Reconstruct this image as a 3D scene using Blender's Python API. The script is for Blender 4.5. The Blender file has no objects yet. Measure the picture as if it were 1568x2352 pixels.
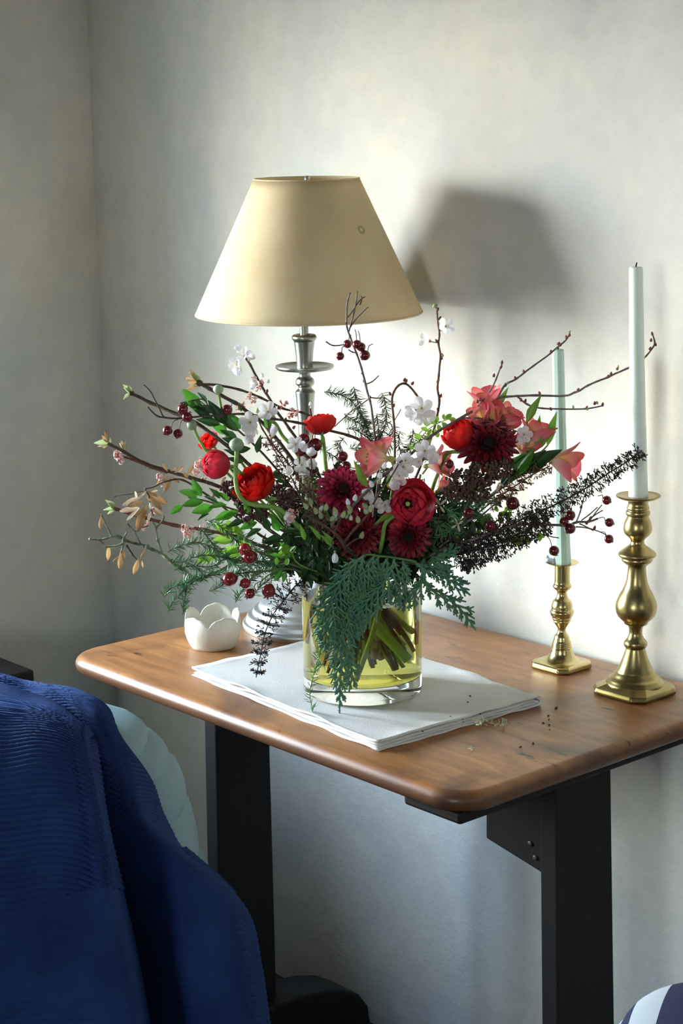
import bpy, math, random
from mathutils import Vector, Matrix, noise
random.seed(7)
V = Vector
sc = bpy.context.scene
col = sc.collection
PI = math.pi

# ------------------------------------------------------------------ camera
FPX = 4318.33                                   # focal length in pixels of the 1568 x 2352 frame
RC = Matrix(((0.66267002, -0.14807224, 0.73412741),
             (0.74876278, 0.15052987, -0.64551921),
             (-0.01492463, 0.97745351, 0.21062261)))   # columns: right, up, back
CAM = V((2.7054, -1.831356, 1.41048))
cd = bpy.data.cameras.new('camera'); cam = bpy.data.objects.new('camera', cd); col.objects.link(cam)
cam.matrix_world = Matrix.Translation(CAM) @ RC.to_4x4()
cd.sensor_width = 36.0; cd.sensor_fit = 'AUTO'; cd.lens = 36.0 * FPX / 2352.0
cd.clip_start = 0.05
sc.camera = cam

# ------------------------------------------------------------------ world, windows' daylight, exposure
SKY = 84.0
w = bpy.data.worlds.new('sky'); sc.world = w; w.use_nodes = True
nt = w.node_tree; nt.nodes.clear()
tc = nt.nodes.new('ShaderNodeTexCoord'); sx = nt.nodes.new('ShaderNodeSeparateXYZ')
rp = nt.nodes.new('ShaderNodeValToRGB'); mr = nt.nodes.new('ShaderNodeMapRange')
bg = nt.nodes.new('ShaderNodeBackground'); ow = nt.nodes.new('ShaderNodeOutputWorld')
mr.inputs['From Min'].default_value = -1; mr.inputs['From Max'].default_value = 1
nt.links.new(tc.outputs['Generated'], sx.inputs[0]); nt.links.new(sx.outputs['Z'], mr.inputs['Value'])
nt.links.new(mr.outputs[0], rp.inputs[0]); nt.links.new(rp.outputs[0], bg.inputs['Color'])
nt.links.new(bg.outputs[0], ow.inputs['Surface'])
els = rp.color_ramp.elements
els[0].position = 0.0; els[0].color = (0.10, 0.10, 0.085, 1)
els[1].position = 1.0; els[1].color = (0.10, 0.17, 0.32, 1)
for p, c in ((0.46, (0.18, 0.185, 0.165, 1)), (0.50, (0.80, 0.83, 0.80, 1)), (0.54, (0.97, 1.0, 0.99, 1)), (0.60, (0.80, 0.89, 0.94, 1)), (0.69, (0.28, 0.37, 0.48, 1))):
    e = els.new(p); e.color = c
bg.inputs['Strength'].default_value = SKY

def portal(name, loc, rot, sx_, sy_):
    ld = bpy.data.lights.new(name, 'AREA'); ld.shape = 'RECTANGLE'; ld.size = sx_; ld.size_y = sy_
    ld.cycles.is_portal = True
    o = bpy.data.objects.new(name, ld); col.objects.link(o); o.location = loc; o.rotation_euler = rot
WL = (-1.46, -0.72, 0.74, 1.60)       # left window: y0 y1 z0 z1
WF = (2.70, 3.12, 1.12, 1.80)         # front window behind the camera: x0 x1 z0 z1
WR = (-1.25, -1.0, 1.2, 1.7)           # right window
REV = 0.16
portal('daylight_left', (-REV, (WL[0]+WL[1])/2, (WL[2]+WL[3])/2), (0, -PI/2, 0), WL[3]-WL[2], WL[1]-WL[0])
portal('daylight_front', ((WF[0]+WF[1])/2, -3.6-REV, (WF[2]+WF[3])/2), (PI/2, 0, 0), WF[1]-WF[0], WF[3]-WF[2])
portal('daylight_right', (4.2+REV, (WR[0]+WR[1])/2, (WR[2]+WR[3])/2), (0, PI/2, 0), WR[3]-WR[2], WR[1]-WR[0])
sc.view_settings.view_transform = 'Standard'; sc.view_settings.look = 'None'
sc.view_settings.gamma = 1.0; sc.view_settings.use_curve_mapping = False
sc.view_settings.exposure = 0.46
sc.cycles.max_bounces = 14; sc.cycles.diffuse_bounces = 6; sc.cycles.glossy_bounces = 4
sc.cycles.transmission_bounces = 12; sc.cycles.transparent_max_bounces = 12
sc.cycles.sample_clamp_indirect = 8.0

# ------------------------------------------------------------------ projection helpers
RT = RC.transposed()
def ray(px, py): return RC @ V(((px-784)/FPX, -(py-1176)/FPX, -1))
def at(px, py, depth): return CAM + ray(px, py) * depth
def on(px, py, z):
    d = ray(px, py); return CAM + d * ((z - CAM.z) / d.z)
def depth_of(P): return -(RT @ (V(P) - CAM)).z
def zat(x, y, py):
    k = (1176-py)/FPX; P = V((x, y, 0)) - CAM
    a = RC.col[1].dot(P) + k*RC.col[2].dot(P)
    return -a / (RC[2][1] + k*RC[2][2])
def cdir(r, u, t): return (RC @ V((r, u, t))).normalized()
BOFF = 0.0                                       # set once the vase stands
def B(p):                                        # bouquet point (px, py, cm towards the viewer of the vase axis)
    if isinstance(p, Vector): return p
    px, py = p[0], p[1]; t = p[2] if len(p) > 2 else 0
    return at(px, py, 2.3134 + (py-1219)*0.000118 - t*0.01 - BOFF)
PXM = 2.31/FPX                                   # metres per pixel at the bouquet
def frame(z, roll=0.0, up=None):
    z = V(z).normalized(); u = V(up) if up else RC.col[1].copy()
    if abs(z.dot(u.normalized())) > 0.97: u = RC.col[0].copy()
    x = u.cross(z).normalized(); y = z.cross(x)
    m = Matrix((x, y, z)).transposed()
    return m @ Matrix.Rotation(roll, 3, 'Z')
def rnd(a, b): return random.uniform(a, b)

# ------------------------------------------------------------------ materials
MATS = {}
def nodes_of(m):
    m.use_nodes = True; n = m.node_tree.nodes; return n, m.node_tree.links, n['Principled BSDF']
def mat(name, color, rough=0.6, metal=0.0, spec=0.5, coat=0.0, trans=0.0, vary=0.0, mott=None, bump=None, grad=None, sss=0.0):
    if name in MATS: return MATS[name]
    m = bpy.data.materials.new(name); n, l, p = nodes_of(m)
    p.inputs['Base Color'].default_value = (*color, 1); p.inputs['Roughness'].default_value = rough
    p.inputs['Metallic'].default_value = metal; p.inputs['Specular IOR Level'].default_value = spec
    p.inputs['Coat Weight'].default_value = coat; p.inputs['Coat Roughness'].default_value = 0.12
    if sss:
        p.inputs['Subsurface Weight'].default_value = sss; p.inputs['Subsurface Radius'].default_value = (0.012, 0.012, 0.01)
        p.inputs['Subsurface Scale'].default_value = 1.0
    out = None
    tcn = n.new('ShaderNodeTexCoord')
    if grad:                                     # colour along a petal or leaf, base to tip
        uv = n.new('ShaderNodeSeparateXYZ'); l.new(tcn.outputs['UV'], uv.inputs[0])
        r = n.new('ShaderNodeValToRGB'); l.new(uv.outputs['Y'], r.inputs[0])
        e = r.color_ramp.elements
        e[0].position = grad[0][0]; e[0].color = (*grad[0][1], 1); e[1].position = grad[-1][0]; e[1].color = (*grad[-1][1], 1)
        for q, c in grad[1:-1]:
            k = e.new(q); k.color = (*c, 1)
        out = r.outputs[0]
    if mott:                                     # mottling: second colour, scale
        t = n.new('ShaderNodeTexNoise'); t.inputs['Scale'].default_value = mott[1]; t.inputs['Detail'].default_value = 5
        l.new(tcn.outputs['Object'], t.inputs['Vector'])
        r = n.new('ShaderNodeValToRGB'); r.color_ramp.elements[0].position = 0.35; r.color_ramp.elements[1].position = 0.65
        l.new(t.outputs['Fac'], r.inputs[0])
        x = n.new('ShaderNodeMix'); x.data_type = 'RGBA'; l.new(r.outputs[0], x.inputs['Factor'])
        if out: l.new(out, x.inputs['A'])
        else: x.inputs['A'].default_value = (*color, 1)
        x.inputs['B'].default_value = (*mott[0], 1); out = x.outputs['Result']
    if vary:
        oi = n.new('ShaderNodeObjectInfo'); h = n.new('ShaderNodeHueSaturation')
        a = n.new('ShaderNodeMapRange'); a.inputs['To Min'].default_value = 1-vary; a.inputs['To Max'].default_value = 1+vary
        l.new(oi.outputs['Random'], a.inputs['Value']); l.new(a.outputs[0], h.inputs['Value'])
        if out: l.new(out, h.inputs['Color'])
        else: h.inputs['Color'].default_value = (*color, 1)
        out = h.outputs[0]
    if out: l.new(out, p.inputs['Base Color'])
    if bump:
        t = n.new('ShaderNodeTexNoise'); t.inputs['Scale'].default_value = bump[0]; t.inputs['Detail'].default_value = 6
        l.new(tcn.outputs['Object'], t.inputs['Vector'])
        b = n.new('ShaderNodeBump'); b.inputs['Strength'].default_value = bump[1]; b.inputs['Distance'].default_value = 0.002
        l.new(t.outputs['Fac'], b.inputs['Height']); l.new(b.outputs[0], p.inputs['Normal'])
    if trans:
        tr = n.new('ShaderNodeBsdfTranslucent'); mx = n.new('ShaderNodeMixShader'); mx.inputs[0].default_value = trans
        if out: l.new(out, tr.inputs[0])
        else: tr.inputs[0].default_value = (*color, 1)
        l.new(p.outputs[0], mx.inputs[1]); l.new(tr.outputs[0], mx.inputs[2])
        l.new(mx.outputs[0], n['Material Output'].inputs['Surface'])
    MATS[name] = m; return m

def plaster():
    m = bpy.data.materials.new('old_plaster'); n, l, p = nodes_of(m)
    g = n.new('ShaderNodeNewGeometry')
    def nz(scale, det, lo, hi, rough=0.55, dist=0.0):
        t = n.new('ShaderNodeTexNoise'); t.inputs['Scale'].default_value = scale; t.inputs['Detail'].default_value = det
        t.inputs['Roughness'].default_value = rough; t.inputs['Distortion'].default_value = dist
        l.new(g.outputs['Position'], t.inputs['Vector'])
        r = n.new('ShaderNodeMapRange'); r.inputs['From Min'].default_value = lo; r.inputs['From Max'].default_value = hi
        l.new(t.outputs['Fac'], r.inputs['Value']); return t, r
    def mixc(f, a, b):
        x = n.new('ShaderNodeMix'); x.data_type = 'RGBA'; l.new(f, x.inputs['Factor'])
        for s, k in ((a, 'A'), (b, 'B')):
            if isinstance(s, tuple): x.inputs[k].default_value = (*s, 1)
            else: l.new(s, x.inputs[k])
        return x.outputs['Result']
    _, a = nz(2.2, 4, 0.38, 0.66, 0.6, 0.6); _, b = nz(2.9, 5, 0.42, 0.80, 0.5, 0.2); _, c = nz(26, 8, 0.40, 0.75, 0.7)
    c1 = mixc(a.outputs[0], (0.72, 0.70, 0.63), (0.53, 0.55, 0.545))
    c2 = mixc(b.outputs[0], c1, (0.76, 0.69, 0.53))
    sc_ = n.new('ShaderNodeMath'); sc_.operation = 'MULTIPLY'; sc_.inputs[1].default_value = 0.30; l.new(c.outputs[0], sc_.inputs[0])
    c3 = mixc(sc_.outputs[0], c2, (0.46, 0.45, 0.43))
    l.new(c3, p.inputs['Base Color']); p.inputs['Roughness'].default_value = 0.85; p.inputs['Specular IOR Level'].default_value = 0.2
    t1, _ = nz(45, 8, 0, 1, 0.65); t2, _ = nz(9, 3, 0, 1)
    ad = n.new('ShaderNodeMath'); ad.operation = 'MULTIPLY_ADD'; ad.inputs[1].default_value = 2.0
    l.new(t2.outputs['Fac'], ad.inputs[0]); l.new(t1.outputs['Fac'], ad.inputs[2])
    bp = n.new('ShaderNodeBump'); bp.inputs['Strength'].default_value = 0.5; bp.inputs['Distance'].default_value = 0.004
    l.new(ad.outputs[0], bp.inputs['Height']); l.new(bp.outputs[0], p.inputs['Normal'])
    return m

def wood(name, c1, c2, c3, rough, coat, grain=(3, 40, 40), wear_shade=0.0):
    m = bpy.data.materials.new(name); n, l, p = nodes_of(m)
    g = n.new('ShaderNodeNewGeometry'); mp = n.new('ShaderNodeMapping'); mp.inputs['Scale'].default_value = grain
    l.new(g.outputs['Position'], mp.inputs['Vector'])
    t = n.new('ShaderNodeTexNoise'); t.inputs['Scale'].default_value = 1.6; t.inputs['Detail'].default_value = 8; t.inputs['Roughness'].default_value = 0.65
    t.inputs['Distortion'].default_value = 0.7
    l.new(mp.outputs[0], t.inputs['Vector'])
    r = n.new('ShaderNodeValToRGB'); e = r.color_ramp.elements
    e[0].position = 0.30; e[0].color = (*c2, 1); e[1].position = 0.68; e[1].color = (*c1, 1)
    l.new(t.outputs['Fac'], r.inputs[0])
    s = n.new('ShaderNodeTexNoise'); s.inputs['Scale'].default_value = 7; s.inputs['Detail'].default_value = 6; s.inputs['Distortion'].default_value = 1.0
    l.new(g.outputs['Position'], s.inputs['Vector'])
    r2 = n.new('ShaderNodeMapRange'); r2.inputs['From Min'].default_value = 0.49; r2.inputs['From Max'].default_value = 0.72; r2.inputs['To Max'].default_value = 0.85
    l.new(s.outputs['Fac'], r2.inputs['Value'])
    x = n.new('ShaderNodeMix'); x.data_type = 'RGBA'; l.new(r2.outputs[0], x.inputs['Factor']); l.new(r.outputs[0], x.inputs['A'])
    x.inputs['B'].default_value = (*c3, 1); res = x.outputs['Result']
    if wear_shade:                                     # small dark nicks and ink spots
        q = n.new('ShaderNodeTexNoise'); q.inputs['Scale'].default_value = 32; q.inputs['Detail'].default_value = 3
        mp2 = n.new('ShaderNodeMapping'); mp2.inputs['Scale'].default_value = (0.7, 1.6, 1.6); l.new(g.outputs['Position'], mp2.inputs['Vector'])
        l.new(mp2.outputs[0], q.inputs['Vector'])
        r3 = n.new('ShaderNodeMapRange'); r3.inputs['From Min'].default_value = 0.66; r3.inputs['From Max'].default_value = 0.74; r3.inputs['To Max'].default_value = wear_shade
        l.new(q.outputs['Fac'], r3.inputs['Value'])
        y = n.new('ShaderNodeMix'); y.data_type = 'RGBA'; l.new(r3.outputs[0], y.inputs['Factor']); l.new(res, y.inputs['A'])
        y.inputs['B'].default_value = (0.02, 0.012, 0.008, 1); res = y.outputs['Result']
    if wear_shade:                                     # shade on the unlit rounded rim, painted in as dark brown
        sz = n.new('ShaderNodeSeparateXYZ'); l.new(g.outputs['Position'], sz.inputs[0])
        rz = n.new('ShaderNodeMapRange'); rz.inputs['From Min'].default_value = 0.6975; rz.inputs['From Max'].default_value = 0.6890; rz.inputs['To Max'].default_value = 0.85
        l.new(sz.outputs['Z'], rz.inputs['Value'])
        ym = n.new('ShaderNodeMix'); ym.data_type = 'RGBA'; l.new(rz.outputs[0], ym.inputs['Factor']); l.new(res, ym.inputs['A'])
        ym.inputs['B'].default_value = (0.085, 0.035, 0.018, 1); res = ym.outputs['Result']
    l.new(res, p.inputs['Base Color']); p.inputs['Roughness'].default_value = rough
    p.inputs['Coat Weight'].default_value = coat; p.inputs['Coat Roughness'].default_value = 0.28
    b = n.new('ShaderNodeBump'); b.inputs['Strength'].default_value = 0.25; b.inputs['Distance'].default_value = 0.0015
    l.new(t.outputs['Fac'], b.inputs['Height']); l.new(b.outputs[0], p.inputs['Normal'])
    return m

def glass(name, color, ior, rough=0.0):
    m = bpy.data.materials.new(name); n, l, p = nodes_of(m)
    p.inputs['Base Color'].default_value = (*color, 1); p.inputs['Transmission Weight'].default_value = 1
    p.inputs['IOR'].default_value = ior; p.inputs['Roughness'].default_value = rough
    return m

PLASTER = plaster()
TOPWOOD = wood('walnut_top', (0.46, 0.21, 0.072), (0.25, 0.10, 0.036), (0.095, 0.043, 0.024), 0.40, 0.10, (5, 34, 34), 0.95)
TOPWOOD.node_tree.nodes['Principled BSDF'].inputs['Specular IOR Level'].default_value = 0.38
DARKWOOD = wood('black_oak', (0.009, 0.0075, 0.007), (0.005, 0.0045, 0.0045), (0.014, 0.008, 0.006), 0.6, 0.0, (30, 30, 3))
DARKWOOD.node_tree.nodes['Principled BSDF'].inputs['Specular IOR Level'].default_value = 0.25
FLOORWOOD = wood('floor_oak', (0.12, 0.075, 0.045), (0.07, 0.042, 0.026), (0.05, 0.03, 0.02), 0.55, 0.1, (4, 40, 40))
BRASS = mat('brass_polished', (0.58, 0.48, 0.24), 0.24, 1.0, mott=((0.48, 0.39, 0.18), 30), bump=(120, 0.05))
BRASS_OLD = mat('brass_tarnished', (0.40, 0.32, 0.14), 0.32, 1.0, mott=((0.31, 0.24, 0.10), 22), bump=(90, 0.08))
PEWTER = mat('pewter', (0.66, 0.67, 0.65), 0.45, 1.0, mott=((0.55, 0.56, 0.54), 25), bump=(90, 0.06))
PEWTER_SHADED = mat('shaded_pewter', (0.36, 0.37, 0.34), 0.33, 1.0, mott=((0.28, 0.285, 0.26), 25), bump=(90, 0.06))  # shaft pewter painted darker; stands in for the window reflecting only in the foot
WAX_GREEN = mat('sage_wax', (0.50, 0.66, 0.60), 0.45, spec=0.4, sss=0.3)
WAX_WHITE = mat('pale_wax', (0.76, 0.82, 0.77), 0.45, spec=0.4, sss=0.3)
WAX_DRIP = mat('lilac_wax', (0.60, 0.66, 0.78), 0.4, spec=0.4)
LINEN = mat('white_linen', (0.80, 0.80, 0.78), 0.85, spec=0.2, mott=((0.72, 0.70, 0.66), 9), bump=(700, 0.25), trans=0.12)
PAPIER = mat('paper_clay', (0.80, 0.78, 0.70), 0.8, spec=0.2, mott=((0.70, 0.66, 0.56), 40), bump=(70, 0.7))
CORD = mat('brown_cord', (0.10, 0.055, 0.03), 0.5)
GLASS = glass('clear_glass', (0.97, 0.99, 0.97), 1.48)
WATER = glass('olive_water', (0.89, 0.82, 0.22), 1.333)
BARK = mat('dark_bark', (0.050, 0.030, 0.024), 0.65, mott=((0.10, 0.062, 0.045), 200), bump=(500, 0.5))
BARKG = mat('grey_bark', (0.17, 0.14, 0.135), 0.55, mott=((0.085, 0.06, 0.055), 140), bump=(500, 0.4))
BARKB = mat('brown_bark', (0.145, 0.075, 0.045), 0.65, mott=((0.07, 0.035, 0.025), 160), bump=(500, 0.5))
BARKR = mat('red_bark', (0.20, 0.06, 0.045), 0.6, mott=((0.12, 0.05, 0.035), 160), bump=(500, 0.4))
LICHEN = mat('lichen_bark', (0.26, 0.31, 0.19), 0.85, mott=((0.05, 0.038, 0.028), 55), bump=(300, 0.8))
GSTEM = mat('green_stem', (0.26, 0.46, 0.10), 0.45, mott=((0.20, 0.36, 0.08), 90), trans=0.1)
WSTEM = mat('wet_green_stem', (0.16, 0.36, 0.03), 0.4)
LEAFD = mat('dark_leaf', (0.028, 0.085, 0.022), 0.28, spec=0.6, trans=0.16, vary=0.4)
LEAFB = mat('bright_leaf', (0.08, 0.30, 0.03), 0.25, spec=0.6, trans=0.30, vary=0.3)
LEAFL = mat('lime_leaf', (0.27, 0.50, 0.06), 0.4, trans=0.35, vary=0.25)
LEAFA = mat('soft_leaf', (0.20, 0.42, 0.06), 0.4, trans=0.35, vary=0.2)
JUNI = mat('juniper_needle', (0.085, 0.25, 0.095), 0.35, trans=0.1)
JUNID = mat('juniper_needle_dark', (0.035, 0.085, 0.03), 0.4, trans=0.1)
CEDAR = mat('cedar_scale', (0.040, 0.165, 0.112), 0.28, spec=0.9, mott=((0.075, 0.21, 0.075), 60), bump=(900, 0.3))
BERRY = mat('crab_apple_skin', (0.15, 0.010, 0.016), 0.16, coat=0.6, mott=((0.09, 0.006, 0.012), 60), vary=0.3)
HIP = mat('rosehip_skin', (0.36, 0.025, 0.018), 0.18, coat=0.6, mott=((0.16, 0.012, 0.02), 70), vary=0.35)
CALYX = mat('dry_calyx', (0.06, 0.04, 0.03), 0.8)
SCARLET = mat('scarlet_petal', (0.72, 0.012, 0.008), 0.55, trans=0.35, vary=0.15, grad=((0.0, (0.35, 0.01, 0.01)), (0.45, (0.66, 0.012, 0.008)), (1.0, (0.80, 0.02, 0.012))))
ROSE = mat('rose_red_petal', (0.60, 0.02, 0.05), 0.5, trans=0.3, vary=0.15, grad=((0.0, (0.36, 0.02, 0.03)), (0.5, (0.62, 0.022, 0.05)), (1.0, (0.72, 0.03, 0.07))))
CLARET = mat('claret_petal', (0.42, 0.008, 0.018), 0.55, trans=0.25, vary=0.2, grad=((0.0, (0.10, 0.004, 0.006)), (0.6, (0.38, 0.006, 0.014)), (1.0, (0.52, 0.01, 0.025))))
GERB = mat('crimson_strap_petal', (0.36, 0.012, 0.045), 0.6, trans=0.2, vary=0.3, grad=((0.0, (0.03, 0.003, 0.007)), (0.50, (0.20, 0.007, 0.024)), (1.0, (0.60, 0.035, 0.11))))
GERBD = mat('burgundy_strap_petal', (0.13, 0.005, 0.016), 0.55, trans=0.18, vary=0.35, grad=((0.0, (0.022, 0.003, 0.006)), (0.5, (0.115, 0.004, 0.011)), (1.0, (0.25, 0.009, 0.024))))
EYE = mat('dark_eye', (0.016, 0.004, 0.006), 0.8, bump=(300, 1.0))
ALST = mat('coral_tepal', (0.82, 0.16, 0.17), 0.5, trans=0.35, vary=0.12, grad=((0.0, (0.55, 0.62, 0.30)), (0.25, (0.90, 0.70, 0.58)), (0.6, (0.86, 0.30, 0.33)), (1.0, (0.80, 0.10, 0.15))))
ALSTY = mat('streaked_tepal', (0.82, 0.3, 0.17), 0.5, trans=0.35, grad=((0.0, (0.60, 0.62, 0.25)), (0.45, (0.88, 0.66, 0.22)), (0.75, (0.86, 0.34, 0.28)), (1.0, (0.78, 0.09, 0.10))))
WHITEP = mat('white_petal', (0.90, 0.91, 0.95), 0.6, trans=0.5, vary=0.06, grad=((0.0, (0.80, 0.80, 0.62)), (0.25, (0.93, 0.93, 0.95)), (1.0, (0.92, 0.92, 0.97))))
PINKP = mat('blush_floret', (0.86, 0.62, 0.58), 0.6, trans=0.3, vary=0.15, grad=((0.0, (0.62, 0.20, 0.16)), (0.5, (0.85, 0.56, 0.50)), (1.0, (0.92, 0.80, 0.78))))
STAMEN = mat('stamen_yellow', (0.75, 0.60, 0.22), 0.6)
PISTIL = mat('pistil_green', (0.42, 0.50, 0.12), 0.5)
BUDG = mat('green_bud', (0.27, 0.40, 0.24), 0.5, vary=0.2, mott=((0.34, 0.44, 0.30), 120))
BUDL = mat('pale_leaf_bud', (0.42, 0.50, 0.26), 0.6, vary=0.25, trans=0.2)
BUDR = mat('brown_bud', (0.20, 0.07, 0.05), 0.6, vary=0.3)
TAN = mat('tan_dry_leaf', (0.50, 0.32, 0.15), 0.7, trans=0.3, vary=0.35, mott=((0.30, 0.17, 0.075), 90))
TANP = mat('pale_dry_leaf', (0.62, 0.50, 0.36), 0.7, trans=0.3, vary=0.2)
SEEDD = mat('dark_seed', (0.045, 0.032, 0.030), 0.75)
SEEDB = mat('brown_seed', (0.10, 0.055, 0.038), 0.8)
SEEDR = mat('maroon_seed', (0.10, 0.035, 0.035), 0.7)
THROW = mat('blue_wool', (0.015, 0.041, 0.14), 0.9, spec=0.1, mott=((0.010, 0.026, 0.09), 14), bump=(900, 0.5))
_b = THROW.node_tree.nodes['Principled BSDF']; _b.inputs['Sheen Weight'].default_value = 0.22; _b.inputs['Sheen Tint'].default_value = (0.16, 0.34, 0.95, 1); _b.inputs['Sheen Roughness'].default_value = 0.45
CHAIR = mat('pale_blue_linen', (0.36, 0.52, 0.56), 0.9, spec=0.15, bump=(800, 0.4))

# ------------------------------------------------------------------ mesh helpers
class MB:
    def __init__(s): s.v = []; s.f = []; s.m = []; s.uv = []
    def grid(s, P, uvs=None, mi=0, close_u=False, close_v=False):
        nr, nc = len(P), len(P[0]); o = len(s.v)
        for r in P: s.v.extend(tuple(q) for q in r)
        for i in range(nr if close_v else nr-1):
            for j in range(nc if close_u else nc-1):
                i2, j2 = (i+1) % nr, (j+1) % nc
                s.f.append((o+i*nc+j, o+i*nc+j2, o+i2*nc+j2, o+i2*nc+j)); s.m.append(mi)
                if uvs is None: s.uv.append(((j/nc, i/max(1, nr-1)), ((j+1)/nc, i/max(1, nr-1)), ((j+1)/nc, (i+1)/max(1, nr-1)), (j/nc, (i+1)/max(1, nr-1))))
                else: s.uv.append((uvs[i][j], uvs[i][j2], uvs[i2][j2], uvs[i2][j]))
    def face(s, idx, mi=0): s.f.append(tuple(idx)); s.m.append(mi); s.uv.append(tuple((0.5, 0.5) for _ in idx))
    def tube(s, pts, radii, seg=6, mi=0, caps=True):
        n = len(pts); pts = [V(p) for p in pts]; o = len(s.v)
        t = (pts[1]-pts[0]).normalized(); ref = V((0, 0, 1)) if abs(t.z) < 0.9 else V((1, 0, 0))
        a = t.cross(ref).normalized(); rows = []
        for i in range(n):
            t = (pts[min(i+1, n-1)]-pts[max(i-1, 0)])
            t = t.normalized() if t.length > 1e-9 else V((0, 0, 1))
            a = (a - t*a.dot(t)); a = a.normalized() if a.length > 1e-6 else t.orthogonal().normalized()
            b = t.cross(a); r = radii[i] if isinstance(radii, (list, tuple)) else radii
            rows.append([pts[i] + (a*math.cos(2*PI*k/seg) + b*math.sin(2*PI*k/seg))*r for k in range(seg)])
        s.grid(rows, mi=mi, close_u=True)
        if caps:
            s.face([o+k for k in reversed(range(seg))], mi); s.face([o+(n-1)*seg+k for k in range(seg)], mi)
    def lathe(s, prof, c=(0, 0, 0), seg=48, mi=0, caps=(True, True)):      # prof: (z, r)
        o = len(s.v); c = V(c)
        s.grid([[c + V((r*math.cos(2*PI*k/seg), r*math.sin(2*PI*k/seg), z)) for k in range(seg)] for z, r in prof], mi=mi, close_u=True)
        if caps[0]: s.face([o+k for k in reversed(range(seg))], mi)
        if caps[1]: s.face([o+(len(prof)-1)*seg+k for k in range(seg)], mi)
    def ball(s, c, r, seg=8, rings=6, mi=0, sq=(1, 1, 1), M=None):
        c = V(c); rows = []
        for i in range(rings+1):
            th = PI*min(max(i/rings, 0.02), 0.98)
            row = []
            for k in range(seg):
                q = V((math.sin(th)*math.cos(2*PI*k/seg)*sq[0], math.sin(th)*math.sin(2*PI*k/seg)*sq[1], -math.cos(th)*sq[2]))*r
                row.append(c + (M @ q if M else q))
            rows.append(row)
        o = len(s.v); s.grid(rows, mi=mi, close_u=True)
        s.face([o+k for k in reversed(range(seg))], mi); s.face([o+rings*seg+k for k in range(seg)], mi)
    def box(s, lo, hi, mi=0):
        x0, y0, z0 = lo; x1, y1, z1 = hi; o = len(s.v)
        s.v.extend([(x0, y0, z0), (x1, y0, z0), (x1, y1, z0), (x0, y1, z0), (x0, y0, z1), (x1, y0, z1), (x1, y1, z1), (x0, y1, z1)])
        for f in ((3, 2, 1, 0), (4, 5, 6, 7), (0, 1, 5, 4), (1, 2, 6, 5), (2, 3, 7, 6), (3, 0, 4, 7)): s.face([o+k for k in f], mi)
    def add(s, other, M):
        o = len(s.v); s.v.extend(tuple(M @ V(q)) for q in other.v)
        s.f.extend(tuple(o+i for i in f) for f in other.f); s.m.extend(other.m); s.uv.extend(other.uv)
    def mesh(s, name, mats, smooth=True, sharp=None, origin=None):
        me = bpy.data.meshes.new(name)
        vs = s.v if origin is None else [(q[0]-origin[0], q[1]-origin[1], q[2]-origin[2]) for q in s.v]
        me.from_pydata(vs, [], s.f)
        for m in (mats if isinstance(mats, (list, tuple)) else [mats]): me.materials.append(m)
        me.polygons.foreach_set('material_index', s.m)
        me.polygons.foreach_set('use_smooth', [smooth]*len(s.f))
        ul = me.uv_layers.new(name='UVMap'); flat = []
        for q in s.uv:
            for a in q: flat.extend(a)
        ul.data.foreach_set('uv', flat)
        if smooth and sharp: me.set_sharp_from_angle(angle=math.radians(sharp))
        me.update(); return me

def link(name, me, parent=None, M=None):
    o = bpy.data.objects.new(name, me); col.objects.link(o)
    if parent is not None: o.parent = parent
    if M is not None: o.matrix_basis = M
    return o
def tag(o, label, cat, group=None):
    o['label'] = label; o['category'] = cat
    if group: o['group'] = group
    return o
def thing(name, label, cat, loc, group=None):
    o = bpy.data.objects.new(name, None); col.objects.link(o); o.location = loc; o.empty_display_size = 0.02
    return tag(o, label, cat, group)
def part(name, mb, mats, root, smooth=True, sharp=None):        # mb in world coordinates, root an Empty without rotation
    return link(name, mb.mesh(name, mats, smooth, sharp, root.location), root)
def place(root, me, name, pos, R3, s=1.0):
    return link(name, me, root, Matrix.LocRotScale(V(pos)-root.location, R3.to_quaternion(), V((s, s, s))))
def structure(name, mb, m, smooth=False):
    o = link(name, mb.mesh(name, m, smooth)); o['kind'] = 'structure'; return o
def solid(o, th, off=0.0):
    md = o.modifiers.new('thickness', 'SOLIDIFY'); md.thickness = th; md.offset = off; return o
def bevel(o, wd, seg=2):
    md = o.modifiers.new('bevel', 'BEVEL'); md.width = wd; md.segments = seg; md.limit_method = 'ANGLE'; return o
def spline(pts, n):
    pts = [V(p) for p in pts]
    if len(pts) == 2: return [pts[0].lerp(pts[1], i/n) for i in range(n+1)]
    out = []
    for i in range(len(pts)-1):
        p0 = pts[max(i-1, 0)]; p1 = pts[i]; p2 = pts[i+1]; p3 = pts[min(i+2, len(pts)-1)]
        for k in range(n):
            t = k/n; out.append(0.5*((2*p1)+(p2-p0)*t+(2*p0-5*p1+4*p2-p3)*t*t+(3*p1-p0-3*p2+p3)*t**3))
    out.append(pts[-1]); return out

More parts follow.
